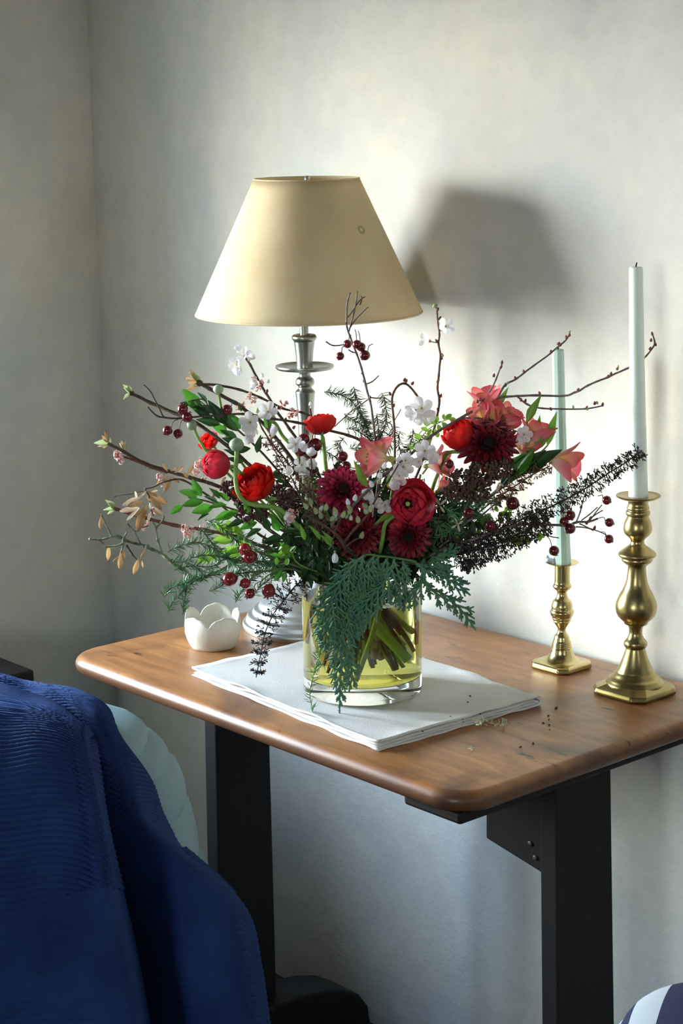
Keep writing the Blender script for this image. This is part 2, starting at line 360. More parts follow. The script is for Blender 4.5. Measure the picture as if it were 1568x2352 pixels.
# ------------------------------------------------------------------ the room
def wall_hole(name, axis, pos, th, a0, a1, z1, hole, m=None):
    b = MB(); h0, h1, g0, g1 = hole
    def bx(p0, p1, q0, q1):
        lo = (pos, p0, q0) if axis == 'x' else (p0, pos, q0); hi = (pos+th, p1, q1) if axis == 'x' else (p1, pos+th, q1)
        b.box(tuple(min(i, j) for i, j in zip(lo, hi)), tuple(max(i, j) for i, j in zip(lo, hi)))
    bx(a0, h0, -0.1, z1); bx(h1, a1, -0.1, z1); bx(h0, h1, -0.1, g0); bx(h0, h1, g1, z1)
    return structure(name, b, m or PLASTER)
CEIL = 2.6
b = MB(); b.box((-0.3, 0, -0.1), (4.5, 0.15, CEIL)); structure('wall_back', b, PLASTER)
wall_hole('wall_left', 'x', 0, -REV, -3.6, 0, CEIL, WL)
DIM = mat('dim_limewash', (0.20, 0.20, 0.20), 0.9)
wall_hole('wall_right', 'x', 4.2, REV, -3.6, 0, CEIL, WR, DIM)
wall_hole('wall_front', 'y', -3.6, -REV, -0.3, 4.5, CEIL, WF, DIM)
b = MB(); b.box((-0.3, -3.8, CEIL), (4.5, 0.15, CEIL+0.1)); structure('ceiling', b, DIM)
b = MB(); b.box((-0.3, -3.8, -0.1), (4.5, 0.15, -0.022)); fl = structure('floor', b, FLOORWOOD)
pb = MB(); pb.box((0, -0.069, -0.022), (1.05, 0.069, 0.0)); pm = pb.mesh('plank', FLOORWOOD, False)
for r in range(25):
    for k in range(4):
        o = link('plank', pm, fl); o.location = (0.0 + k*1.054 - (0.0 if r % 2 else 0.4) + 0.2, -0.075 - r*0.142, -0.0005*(r % 3))
def window(name, axis, pos, hole):
    b = MB(); h0, h1, g0, g1 = hole; t = 0.045; d = 0.03
    def bx(p0, p1, q0, q1):
        b.box(*(((pos-d, p0, q0), (pos+d, p1, q1)) if axis == 'x' else ((p0, pos-d, q0), (p1, pos+d, q1))))
    bx(h0, h0+t, g0, g1); bx(h1-t, h1, g0, g1); bx(h0, h1, g0, g0+t); bx(h0, h1, g1-t, g1); bx((h0+h1)/2-0.04, (h0+h1)/2+0.04, g0, g1)
    return structure(name, b, mat('window_paint', (0.7, 0.7, 0.66), 0.5))
window('window_1', 'x', -REV+0.05, WL); window('window_2', 'y', -3.6-REV+0.05, WF); window('window_3', 'x', 4.2+REV-0.05, WR)

# dark low chest against the left wall, behind the chair
t = thing('low_chest', 'black wooden chest under the left wall, its end corner showing behind the blue throw', 'chest', (0.17, -0.9, 0))
b = MB(); b.box((0.005, -1.50, 0.06), (0.335, -0.40, 0.555)); bevel(part('body', b, DARKWOOD, t, False), 0.004)
b = MB(); b.box((0.003, -1.515, 0.555), (0.35, -0.382, 0.587)); bevel(part('lid', b, DARKWOOD, t, False), 0.004)
for y in (-1.44, -0.46):
    b = MB(); b.box((0.04, y-0.03, 0), (0.30, y+0.03, 0.06)); part('foot', b, DARKWOOD, t, False)

# ------------------------------------------------------------------ the table
TZ = 0.6984; TX0, TX1, TY0, TY1 = 0.628, 1.389, -0.512, -0.012
tb = thing('trestle_table', 'small wooden trestle table with worn orange-brown rounded top and black legs', 'table', (1.03, -0.28, 0))
def rrect(x0, x1, y0, y1, r, n=8):
    out = []
    for (cx, cy, a0) in ((x1-r, y1-r, 0), (x0+r, y1-r, 90), (x0+r, y0+r, 180), (x1-r, y0+r, 270)):
        for k in range(n+1):
            a = math.radians(a0+90*k/n); out.append((cx+r*math.cos(a), cy+r*math.sin(a)))
    return out
b = MB(); TH = 0.024; rows = []
for k in range(11):                              # rounded edge
    a = PI/2 - PI*k/10; ins = 0.011*(1-math.cos(a)); z = TZ - TH/2 + TH/2*math.sin(a)
    rows.append([V((x, y, z - 0.0006*noise.noise(V((x*14, y*14, 3))))) for x, y in rrect(TX0+ins, TX1-ins, TY0+ins, TY1-ins, 0.050-ins*0.5)])
for row in rows:
    for q in row:                                # hand-worn outline
        q.x += 0.0012*noise.noise(V((q.x*9, q.y*9, 1.0))); q.y += 0.0012*noise.noise(V((q.x*9, q.y*9, 7.0)))
b.grid(list(reversed(rows)), close_u=True)
n = len(rows[0]); b.face([10*n+k for k in range(n)]); b.face([k for k in reversed(range(n))])
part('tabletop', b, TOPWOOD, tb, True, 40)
def hexa(b, lo, hi):                             # lo/hi: four (x, y) corners at two heights
    (p, z0), (q, z1) = lo, hi; o = len(b.v)
    b.v.extend([(x, y, z0) for x, y in p] + [(x, y, z1) for x, y in q])
    for f in ((3, 2, 1, 0), (4, 5, 6, 7), (0, 1, 5, 4), (1, 2, 6, 5), (2, 3, 7, 6), (3, 0, 4, 7)): b.face([o+k for k in f])
def quad(x0, x1, y0, y1): return [(x0, y0), (x1, y0), (x1, y1), (x0, y1)]
for (xt, xb, yt) in ((1.331, 1.345, -0.330), (0.706, 0.701, -0.332)):
    b = MB(); hexa(b, (quad(xb, xb+0.026, yt-0.003, yt+0.100), 0.14), (quad(xt, xt+0.026, yt, yt+0.094), 0.662))
    bevel(part('leg', b, DARKWOOD, tb, False), 0.0025)
    b = MB(); xc = xb+0.013; pr = []             # sledge foot with rounded ends
    for k in range(13):
        a = PI*k/12; pr.append((-0.245+0.16*math.cos(a)*1.12, 0.025+0.115*math.sin(a)**0.6))
    pr = [(-0.245+0.195, 0.0)] + pr + [(-0.245-0.195, 0.0)]
    o = len(pr)
    for sx in (-0.036, 0.036): b.v.extend((xc+sx, y, z) for y, z in pr)
    b.face(range(o)); b.face([o+k for k in reversed(range(o))])
    for k in range(o): b.face((k, o+k, o+(k+1) % o, (k+1) % o))
    bevel(part('foot', b, DARKWOOD, tb, False), 0.004)
    c0 = 1.283 if xt > 1 else 0.67
    b = MB(); b.box((c0, -0.497 if xt > 1 else -0.345, 0.661), (c0+0.088, -0.03, 0.6755)); bevel(part('cleat', b, DARKWOOD, tb, False), 0.004)
    if xt < 1: continue
    s = -1; xa = xt if s < 0 else xt+0.026; xo = xa + s*0.092
    b = MB(); pr = [(xa, 0.662), (xo, 0.662), (xo, 0.560), (xa, 0.543)]
    if s > 0: pr = pr[::-1]
    for y in (-0.322, -0.296): b.v.extend((x, y, z) for x, z in pr)
    b.face((0, 1, 2, 3)); b.face((7, 6, 5, 4))
    for k in range(4): b.face((k, 4+k, 4+(k+1) % 4, (k+1) % 4))
    br = bevel(part('bracket', b, DARKWOOD, tb, False), 0.002)
    for (sx, sz) in ((0.02, 0.575), (0.072, 0.612), (0.012, 0.560)):
        sb = MB(); sb.lathe([(0, 0.0033), (0.0012, 0.0030), (0.0016, 0.0018)], seg=10)
        M = Matrix.LocRotScale(V((xa+s*sx, -0.3225, sz))-tb.location, Matrix.Rotation(PI/2, 3, 'X').to_quaternion(), None)
        link('screw', sb.mesh('screw', mat('old_screw', (0.13, 0.10, 0.08), 0.5, 0.8)), br, M)

# ------------------------------------------------------------------ turned metal things
def turned(prof, x, y, base_py=None):            # (py, half width px) -> (z, r) about a vertical axis
    out = []
    for py, hw in prof:
        z = zat(x, y, py); out.append((z, hw*depth_of((x, y, z))/FPX))
    return out
def dense(prof, k=3):
    p = [V((r, z, 0)) for z, r in prof]; s = spline(p, k); return [(q.y, max(q.x, 0.0003)) for q in s]

# lamp
LX, LY = on(711, 1437, TZ).xy
lamp = thing('table_lamp', 'pewter table lamp with stepped domed foot and cream cone shade', 'lamp', (LX, LY, TZ))
b = MB(); pr = turned([(1437, 152), (1428, 154), (1422, 152), (1419, 146), (1410, 144), (1405, 141), (1402, 132), (1396, 129), (1392, 126), (1389, 117), (1380, 112), (1366, 92), (1350, 68), (1330, 46), (1305, 32), (1270, 24), (1235, 20)], LX, LY)
pr[0] = (TZ+0.0005, pr[0][1]); b.lathe(dense(pr, 3), (LX, LY, 0), 72); part('foot', b, PEWTER, lamp, True, 50)
b = MB(); pr = turned([(1238, 19), (1225, 23), (1215, 20), (1200, 13), (1120, 14), (1000, 17), (960, 18.5), (905, 22), (901, 23), (897, 21), (893, 16.5), (889, 15.5), (886, 17), (882, 21), (875, 21.5), (869, 19), (866, 14.5), (861, 12.5), (853, 14.5)], LX, LY)
b.lathe(dense(pr, 3), (LX, LY, 0), 40); part('shaft', b, PEWTER_SHADED, lamp, True, 60)
b = MB(); pr = turned([(854, 14), (851, 40), (847, 64), (843, 68), (839, 67), (838, 63), (841, 58), (844, 20)], LX, LY)
b.lathe(pr, (LX, LY, 0), 64); part('drip_pan', b, PEWTER_SHADED, lamp, True, 60)
b = MB(); pr = turned([(845, 20), (838, 19), (815, 20), (790, 23), (783, 24), (780, 27), (775, 29), (770, 27), (768, 22), (770, 12)], LX, LY)
b.lathe(dense(pr, 2), (LX, LY, 0), 40); part('candle_cup', b, PEWTER_SHADED, lamp, True, 60)
b = MB(); pr = turned([(772, 10), (735, 10), (600, 6), (430, 6)], LX, LY); b.lathe(pr, (LX, LY, 0), 20); part('lamp_stem', b, PEWTER_SHADED, lamp, True, 40)
SHADE = bpy.data.materials.new('parchment_shade'); n_, l_, p_ = nodes_of(SHADE)
p_.inputs['Roughness'].default_value = 0.75; p_.inputs['Specular IOR Level'].default_value = 0.25
tcn = n_.new('ShaderNodeTexCoord')
tn = n_.new('ShaderNodeTexNoise'); tn.inputs['Scale'].default_value = 12; tn.inputs['Detail'].default_value = 5; l_.new(tcn.outputs['Object'], tn.inputs['Vector'])
rr = n_.new('ShaderNodeValToRGB'); rr.color_ramp.elements[0].color = (0.72, 0.58, 0.35, 1); rr.color_ramp.elements[1].color = (0.80, 0.68, 0.44, 1)
rr.color_ramp.elements[0].position = 0.35; rr.color_ramp.elements[1].position = 0.65; l_.new(tn.outputs['Fac'], rr.inputs[0])
vd = n_.new('ShaderNodeVectorMath'); vd.operation = 'DISTANCE'; l_.new(tcn.outputs['Object'], vd.inputs[0])
rg = n_.new('ShaderNodeValToRGB'); re = rg.color_ramp.elements      # a faded ring stain on the right of the shade
re[0].position = 0.0; re[0].color = (0, 0, 0, 1); re[1].position = 1.0; re[1].color = (0, 0, 0, 1)
for q, c in ((0.0022, 0), (0.0034, 0.75), (0.0052, 0.75), (0.0070, 0)):
    e = re.new(q*20); e.color = (c, c, c, 1)
ml = n_.new('ShaderNodeMath'); ml.operation = 'MULTIPLY'; ml.inputs[1].default_value = 20; l_.new(vd.outputs['Value'], ml.inputs[0]); l_.new(ml.outputs[0], rg.inputs[0])
mx_ = n_.new('ShaderNodeMix'); mx_.data_type = 'RGBA'; l_.new(rg.outputs[0], mx_.inputs['Factor']); l_.new(rr.outputs[0], mx_.inputs['A']); mx_.inputs['B'].default_value = (0.40, 0.29, 0.15, 1)
l_.new(mx_.outputs['Result'], p_.inputs['Base Color'])
trn = n_.new('ShaderNodeBsdfTranslucent'); l_.new(mx_.outputs['Result'], trn.inputs[0]); ms = n_.new('ShaderNodeMixShader'); ms.inputs[0].default_value = 0.28
l_.new(p_.outputs[0], ms.inputs[1]); l_.new(trn.outputs[0], ms.inputs[2]); l_.new(ms.outputs[0], n_['Material Output'].inputs['Surface'])
zt, zb = zat(LX, LY, 411), zat(LX, LY, 718); rt_, rb_ = 121*depth_of((LX, LY, zt))/FPX, 260*depth_of((LX, LY, zb))/FPX
DX = 0.008                                        # the shade sits a touch to the right of the stem
b = MB()
b.grid([[V((LX+DX*0.66+(rb_+(rt_-rb_)*i/14)*math.cos(2*PI*k/96), LY+DX*0.74-0.001+(rb_+(rt_-rb_)*i/14)*math.sin(2*PI*k/96), zb+(zt-zb)*i/14)) for k in range(96)] for i in range(15)], close_u=True)
sh = solid(part('lamp_shade', b, SHADE, lamp), 0.0012)
sh['label'] = 'cream parchment cone shade with a faint ring stain'
# stain centre: nearest point of the cone on the ray through it
best = min(((abs(math.hypot(P.x-LX-DX*0.66, P.y-LY-DX*0.74+0.001) - (rb_+(rt_-rb_)*(P.z-zb)/(zt-zb))), P) for P in (at(829, 528, 2.3+0.001*k) for k in range(230))), key=lambda q: q[0])[1]
vd.inputs[1].default_value = tuple(best - V((LX, LY, TZ)))
b = MB()
for k in range(3):
    a = 2*PI*k/3+0.4; c = V((LX+DX*0.66, LY+DX*0.74, zt-0.004)); b.tube([c, c+V((math.cos(a)*rt_*0.985, math.sin(a)*rt_*0.985, 0))], 0.0012, 6)
b.tube([V((LX+DX*.66, LY+DX*.74, zt-0.010)), V((LX+DX*.66, LY+DX*.74, zt+0.004))], 0.0035, 10); part('shade_carrier', b, PEWTER, lamp)
for zz, rr_ in ((zb, rb_), (zt, rt_)):
    b = MB(); rows = []
    for i in range(8):
        a = 2*PI*i/8; rows.append([V((LX+DX*0.66+(rr_+0.0010*math.cos(a))*math.cos(2*PI*k/96), LY+DX*0.74-0.001+(rr_+0.0010*math.cos(a))*math.sin(2*PI*k/96), zz+0.0014*math.sin(a))) for k in range(96)])
    b.grid(rows, close_u=True, close_v=True); part('shade_trim', b, SHADE, lamp)
c0 = V((LX-0.062, LY+0.058, TZ+0.010))
b = MB(); b.tube(spline([V((LX-0.05, LY+0.05, TZ+0.018)), c0, V((LX-0.105, LY+0.068, TZ+0.004)), V((TX0-0.004, LY+0.09, TZ+0.003)), V((TX0-0.012, LY+0.10, TZ-0.03)), V((0.55, -0.02, 0.56)), V((0.44, -0.01, 0.42)), V((0.405, -0.008, 0.30)), V((0.40, -0.008, 0.12)), V((0.39, -0.012, 0.006)), V((0.37, -0.10, 0.006))], 6), 0.0026, 8); part('power_cord', b, CORD, lamp)

def stick(name, label, px, py, plate_hw, plate_pts, prof, pan, m, group, ch):
    x, y = on(px, py, TZ).xy
    t = thing(name, label, 'candlestick', (x, y, TZ), group)
    d = depth_of((x, y, TZ)); h = plate_hw*d/FPX/math.sqrt(2)*1.06         # half side of a square seen on its corner
    b = MB(); rows = []
    for (z, ins) in plate_pts:
        s = h-ins; c = ch*1.0; rows.append([V((x+u, y+v, TZ+z)) for u, v in ((s-c, s), (-s+c, s), (-s, s-c), (-s, -s+c), (-s+c, -s), (s-c, -s), (s, -s+c), (s, s-c))])
    b.grid(rows, close_u=True); k = len(rows)-1
    b.face([i for i in reversed(range(8))]); b.face([k*8+i for i in range(8)])
    bevel(part('base_plate', b, m, t, False), 0.0016, 3)
    b = MB(); b.lathe(dense(turned(prof, x, y), 3), (x, y, 0), 56); part('column', b, m, t, True, 55)
    b = MB(); b.lathe(turned(pan, x, y), (x, y, 0), 56); part('drip_pan', b, m, t, True, 60)
    return x, y, t
sx_, sy_, _ = stick('candlestick', 'shorter polished brass candlestick holding the green candle', 1289, 1532, 76,
    [(0.0003, 0.0015), (0.002, 0), (0.007, 0.0005), (0.0085, 0.003), (0.009, 0.006)],
    [(1528, 55), (1524, 54), (1521, 51), (1517, 44), (1511, 35), (1501, 27.5), (1494, 25), (1489, 24), (1487.5, 22.6), (1486, 24), (1483.5, 22.3), (1482, 23.3), (1479.5, 21.4), (1478, 22.4), (1475.5, 20.5), (1474, 21.3), (1470, 19), (1465, 18), (1459, 16), (1454, 12), (1449, 9.5), (1442, 9.8), (1436, 13.5), (1429, 18), (1426, 20.5), (1423, 19.6), (1420, 22.6), (1416, 22.2), (1413, 25.5), (1408, 27), (1404, 28), (1400, 26), (1398, 24.5), (1390, 24.6), (1381, 21.5), (1378, 20), (1374, 15.5), (1365, 11.5), (1358, 12), (1355, 15), (1350, 20), (1345.5, 22), (1341, 20), (1338, 18.2), (1320, 18), (1296, 18.2)],
    [(1297, 18), (1294.5, 30), (1292, 36.5), (1290.5, 37), (1290.5, 35), (1293, 19)], BRASS, 'brass candlesticks', 0.010)
bx_, by_, _ = stick('candlestick', 'taller tarnished brass candlestick with pear-shaped column holding the white candle', 1457, 1590, 106,
    [(0.0003, 0.002), (0.003, 0), (0.008, 0.0015), (0.0135, 0.010), (0.015, 0.013)],
    [(1569, 67), (1565, 66.5), (1561, 63), (1556, 59), (1552, 53), (1545, 47.5), (1541, 43.5), (1538, 42), (1525, 34.8), (1506, 27.5), (1490, 22.5), (1486.5, 22.5), (1484, 25.5), (1479, 27), (1473, 26), (1466, 20), (1458, 16), (1451, 15), (1440, 16.5), (1435, 19), (1432, 26.5), (1429, 27.5), (1426, 29.5), (1418, 38.5), (1409, 44.5), (1397, 47.2), (1383, 46), (1367, 39.8), (1352, 31), (1337, 25), (1317, 21.7), (1300, 21), (1297, 24), (1292, 30), (1288, 34.5), (1283.5, 35.5), (1280.5, 35), (1278.5, 40), (1275, 43), (1271, 43.2), (1266.5, 39), (1259, 28.5), (1251, 18.5), (1244, 15.5), (1238, 17), (1232, 23), (1225, 30), (1214, 32.8), (1200, 30.5), (1188, 25.2), (1184.5, 24), (1182.5, 26.8), (1178, 28), (1173.5, 27.3), (1171, 25), (1167, 26), (1163, 25.2), (1158, 23), (1151, 24), (1146, 29)],
    [(1147, 29), (1144.5, 42), (1140, 51), (1137.5, 51.5), (1136.5, 50), (1139, 40), (1141, 22)], BRASS_OLD, 'brass candlesticks', 0.014)
def candle(label, x, y, py0, hw0, ptop, hw1, m, seg, sm):
    z0 = zat(x, y, py0); P1 = at(ptop[0], ptop[1], depth_of((x, y, zat(x, y, ptop[1]))))
    t = thing('candle', label, 'candle', (x, y, z0), 'taper candles')
    b = MB(); r0 = hw0*depth_of((x, y, z0))/FPX; r1 = hw1*depth_of(P1)/FPX; P0 = V((x, y, z0)); rows = []
    ax = (P1-P0); L = ax.length
    for k, (s, rs) in enumerate([(0, 1.0), (0.02, 1.0), (0.1, .98), (0.3, .96), (0.6, .93), (0.85, .96), (0.975, 1.0), (0.996, 0.96), (1.0, 0.80)]):
        r = (r0+(r1-r0)*s)*rs; c = P0+ax*s; rows.append([c+V((r*math.cos(2*PI*i/seg+.3), r*math.sin(2*PI*i/seg+.3), 0)) for i in range(seg)])
    b.grid(rows, close_u=True); o = 8*seg; b.face([o+i for i in range(seg)]); b.face([i for i in reversed(range(seg))])
    part('wax_stick', b, m, t, True, sm)
    b = MB(); tip = P1; b.tube([tip, tip+V((0.0003, 0, 0.002)), tip+V((0.001, 0.0004, 0.0052))], [0.0010, 0.0009, 0.0007], 6); part('wick', b, mat('burnt_wick', (0.01, 0.009, 0.008), 0.9), t)
    return t
cg = candle('sage green faceted taper candle in the shorter candlestick', sx_, sy_, 1293.5, 20.3, (1281, 802), 14, WAX_GREEN, 10, 30)
candle('tall whitish taper candle with black wick in the taller candlestick', bx_, by_, 1141, 22.6, (1460, 613), 16.3, WAX_WHITE, 24, 40)
zpan = zat(sx_, sy_, 1292); b = MB()
for (dx, dy, dz, r) in ((-0.017, -0.008, 0.004, 0.0042), (-0.0185, -0.009, 0.008, 0.003), (-0.014, -0.006, 0.003, 0.004), (-0.011, -0.005, 0.003, 0.003), (-0.019, -0.010, 0.0025, 0.003)):
    b.ball((sx_+dx*.66, sy_+dx*.75+dy*.2, zpan+dz), r, 10, 8, sq=(1, 1, 0.9))
part('wax_drip', b, WAX_DRIP, cg)

# ------------------------------------------------------------------ scalloped paper bowl
bwx, bwy = on(490, 1484, TZ).xy
bowl = thing('paper_bowl', 'small white handmade bowl with ragged petal rim beside the lamp foot', 'bowl', (bwx, bwy, TZ))
b = MB(); d0 = depth_of((bwx, bwy, TZ+0.02)); R0 = 61*d0/FPX; NS = 120
TOWARD = math.atan2(-0.646*-1, -0.734*-1) + PI  # heading away from camera
camang = math.atan2(CAM.y-bwy, CAM.x-bwx)
def rimz(a):                                     # a measured from the camera side, anticlockwise seen from above
    lob = 5; q = (a/(2*PI)*lob + 0.13) % 1.0
    big = math.sin(PI*q)**0.55
    sc3 = abs(math.sin(PI*q*3.0))*0.22
    amp = 0.017 if math.cos(a) < -0.2 else 0.013
    return 0.0325 + amp*big + 0.006*sc3
rows = []
for i in range(17):
    s = i/16; row = []
    for k in range(NS):
        a = 2*PI*k/NS; zt_ = rimz(a); z = 0.0005 + (zt_)*max(0, (s-0.22)/0.78)**1.0 if s > 0.22 else 0.0005
        pr_ = min(1, s/0.22); zz = z/0.04
        r = R0*(0.70*pr_ if s <= 0.22 else 0.70+0.30*min(1, zz*1.9)**0.55) * (1+0.012*noise.noise(V((math.cos(a)*2, math.sin(a)*2, s*3))))
        r -= max(0, z-0.036)*0.10
        row.append(V((bwx+r*math.cos(a+camang), bwy+r*math.sin(a+camang), TZ+z)))
    rows.append(row)
b.grid(rows, close_u=True)
solid(part('bowl_wall', b, PAPIER, bowl), 0.0018, 1.0)

# ------------------------------------------------------------------ folded napkin
P_L, P_F, P_R = on(440, 1542, TZ+0.006), on(868, 1716, TZ+0.006), on(1240, 1610, TZ+0.006)
e1 = (P_F-P_L); e1.z = 0; e2 = (P_R-P_F); e2.z = 0
nap = thing('linen_napkin', 'folded white linen napkin with hemmed edges lying under the glass vase', 'napkin', (P_L.x, P_L.y, TZ))
NAPTOP = TZ + 0.0104
def fold(name, z0, z1, in_l, in_f, in_r, seed):
    """a sheet folded back on itself along its right-hand edge: bottom run, round turn, top run"""
    b = MB(); rows = []; nv = 44; hr = (z1-z0)/2; nu = 46
    for j in range(nv+1):
        v = j/nv; row = []
        for i in range(nu*2+9):
            if i <= nu: u = in_l + (1-in_r-in_l)*i/nu; z = z0; run = 0
            elif i < nu+8: a = PI*(i-nu)/8; u = 1-in_r + hr/e1.length*math.sin(a)*1.5; z = (z0+z1)/2 - hr*math.cos(a); run = .5
            else: u = 1-in_r - (1-in_r-in_l*0.6)*(i-nu-8)/nu; z = z1; run = 1
            # u runs along e2 (depth) for the folded edge on the right front, v along e1
            wv = noise.noise(V((u*7, v*7, seed+run*3)))
            edge = max(0, 1-min(u, 1-u, v, 1-v)/0.07)
            vv = v*(1-in_f*2)+in_f
            P = P_L + e1*vv + e2*u
            P = P + e1.normalized()*0.0020*edge*noise.noise(V((u*9, v*4, seed+9+run))) + e2.normalized()*0.0025*edge*noise.noise(V((v*9, u*3, seed+5+run)))
            wav = 0.0014*wv*edge + (0.0026*edge*max(0, math.sin(v*17+seed*1.7+run))*(1 if run else 0.15)) + (0.0005*noise.noise(V((u*5, v*6, 3))) if run and name == 'outer_fold' else 0)
            P.z = TZ + z + max(-0.0004, wav)
            row.append(P)
        rows.append(row)
    b.grid(rows)
    return solid(part(name, b, LINEN, nap), 0.0011, 0.0)
fold('outer_fold', 0.0010, 0.0100, 0.000, 0.000, 0.0, 1.0)
fold('inner_fold', 0.0039, 0.0070, 0.010, 0.003, 0.012, 4.0)
for (off, sd) in ((0.012, 2.0),):                 # stitched hem standing along the front edge
    b = MB(); pts = []
    for k in range(60):
        u = k/59; P = P_L + e1*u + e2*0.006; P.z = NAPTOP + 0.0004 + 0.0024*max(0, math.sin(u*17+1.7+1))*0.9; P += e2.normalized()*0.002*noise.noise(V((u*9, 0, 14)))
        pts.append(P)
    b.tube(pts, 0.0011, 6); part('hem', b, LINEN, nap)

# ------------------------------------------------------------------ glass vase
VZ = NAPTOP + 0.0022
VX, VY = on(833, 1581, VZ).xy
VR = 136*depth_of((VX, VY, VZ))/FPX; VRIM = 0.868; VIN = VR-0.0038; VBASE = VZ+0.0205; WLV = 0.830
vase = thing('glass_vase', 'clear glass cylinder vase of olive-yellow water on the folded napkin', 'vase', (VX, VY, VZ))
b = MB(); r = VR
pr = [(VZ, 0.001), (VZ, r-0.004), (VZ+0.0008, r-0.0012), (VZ+0.003, r), (VRIM-0.001, r), (VRIM, r-0.001), (VRIM, VIN+0.001), (VRIM-0.001, VIN), (VBASE+0.006, VIN), (VBASE+0.0015, VIN-0.0025), (VBASE, VIN-0.007), (VBASE, 0.001)]
b.lathe(pr, (VX, VY, 0), 96); part('vase_glass', b, GLASS, vase, True, 35)
b = MB(); wr = VIN+0.0004
pr = [(VBASE-0.0003, 0.001), (VBASE-0.0003, wr-0.007), (VBASE+0.0013, wr-0.0025), (VBASE+0.006, wr), (WLV, wr), (WLV, 0.001)]
b.lathe(pr, (VX, VY, 0), 96); part('vase_water', b, WATER, vase, True, 35)

# ------------------------------------------------------------------ chair, throw and striped pouf
def surf(rows, nu, nv, disp=None):
    cols = [spline([at(*q) for q in r], nu) for r in rows]
    k = len(cols[0]); out = [[] for _ in range((len(rows)-1)*nv+1)]
    for j in range(k):
        c = spline([cols[i][j] for i in range(len(rows))], nv)
        for i, p in enumerate(c): out[i].append(p)
    if disp:
        R, C = len(out), len(out[0]); res = [[None]*C for _ in range(R)]
        arc = [[0]*C for _ in range(R)]
        for j in range(C):
            for i in range(1, R): arc[i][j] = arc[i-1][j] + (out[i][j]-out[i-1][j]).length
        for i in range(R):
            for j in range(C):
                du = out[i][min(j+1, C-1)]-out[i][max(j-1, 0)]; dv = out[min(i+1, R-1)][j]-out[max(i-1, 0)][j]
                nn = du.cross(dv); nn = nn.normalized() if nn.length > 1e-12 else V((0, 0, 1))
                if nn.dot(CAM-out[i][j]) < 0: nn = -nn
                res[i][j] = out[i][j] + nn*disp(i/(R-1), j/(C-1), arc[i][j], out[i][j])
        out = res
    return out
th = thing('wool_throw', 'deep blue ribbed throw draped over the chair at lower left', 'throw', at(230, 1700, 1.8))
def ribs(v, u, s, P):
    am = 0.0021 if 0.10 < v < 0.66 else 0.0004
    wob = 0.0022*noise.noise(V((u*5, s*9, 2)))
    f = am*math.sin(2*PI*(s+wob)/0.0058)
    if v > 0.62: f += 0.0004*math.sin(u*420)
    return f + 0.0035*noise.noise(V((u*3.2, s*7, 5)))
def ribs2(v, u, s, P):
    return 0.0016*math.sin(2*PI*(s+0.003*noise.noise(V((u*5, s*9, 8))))/0.0062)*(1.0 if v < 0.5 else 0.5) + 0.006*noise.noise(V((u*3, s*7, 11)))
FR = [[(-160, 1560, 1.93), (0, 1578, 1.93), (80, 1600, 1.93), (140, 1628, 1.93), (178, 1655, 1.94), (216, 1690, 2.02)],
      [(-160, 1625, 1.78), (0, 1640, 1.78), (75, 1650, 1.78), (135, 1660, 1.785), (182, 1685, 1.80), (226, 1715, 1.97)],
      [(-160, 1790, 1.70), (0, 1782, 1.70), (95, 1752, 1.70), (165, 1752, 1.71), (203, 1772, 1.745), (242, 1795, 1.96)],
      [(-160, 1960, 1.67), (0, 1945, 1.67), (110, 1912, 1.67), (190, 1900, 1.675), (228, 1910, 1.715), (266, 1925, 1.95)],
      [(-160, 2130, 1.65), (0, 2105, 1.65), (120, 2070, 1.65), (208, 2045, 1.66), (254, 2046, 1.70), (294, 2055, 1.94)],
      [(-160, 2270, 1.635), (0, 2250, 1.635), (130, 2230, 1.635), (235, 2210, 1.645), (288, 2205, 1.69), (330, 2210, 1.93)],
      [(-160, 2460, 1.62), (0, 2460, 1.62), (135, 2455, 1.62), (268, 2450, 1.635), (332, 2445, 1.68), (376, 2445, 1.93)]]
RR = [[(-160, 1530, 2.10), (0, 1553, 2.10), (60, 1571, 2.10), (115, 1586, 2.09), (172, 1594, 2.08), (218, 1612, 2.06), (243, 1640, 2.05), (252, 1668, 2.06)],
      [(-160, 1560, 2.00), (0, 1572, 2.00), (60, 1586, 1.99), (120, 1600, 1.97), (178, 1616, 1.95), (220, 1642, 1.93), (258, 1690, 1.95), (278, 1712, 2.01)],
      [(0, 1690, 1.94), (60, 1695, 1.93), (120, 1700, 1.92), (182, 1712, 1.90), (235, 1735, 1.87), (290, 1768, 1.88), (325, 1785, 1.93), (342, 1800, 1.99)],
      [(20, 1840, 1.90), (80, 1845, 1.89), (150, 1850, 1.88), (215, 1862, 1.86), (262, 1875, 1.83), (318, 1878, 1.83), (352, 1874, 1.88), (372, 1876, 1.96)],
      [(40, 1950, 1.88), (100, 1955, 1.87), (165, 1960, 1.86), (235, 1966, 1.85), (300, 1962, 1.81), (370, 1948, 1.80), (412, 1950, 1.84), (432, 1968, 1.93)],
      [(60, 2080, 1.86), (130, 2085, 1.85), (200, 2090, 1.84), (275, 2092, 1.83), (360, 2085, 1.785), (455, 2055, 1.78), (520, 2052, 1.82), (556, 2084, 1.91)],
      [(80, 2230, 1.85), (150, 2235, 1.84), (230, 2240, 1.83), (310, 2240, 1.81), (410, 2228, 1.76), (510, 2208, 1.76), (566, 2205, 1.80), (594, 2225, 1.89)],
      [(100, 2460, 1.84), (170, 2460, 1.83), (250, 2460, 1.82), (340, 2460, 1.79), (450, 2455, 1.74), (550, 2450, 1.74), (604, 2445, 1.78), (628, 2450, 1.88)]]
b = MB(); b.grid(surf(FR, 12, 130, ribs)); solid(part('front_drape', b, THROW, th), 0.003, -1.0)
b = MB(); b.grid(surf(RR, 9, 90, ribs2)); solid(part('back_drape', b, THROW, th), 0.003, -1.0)

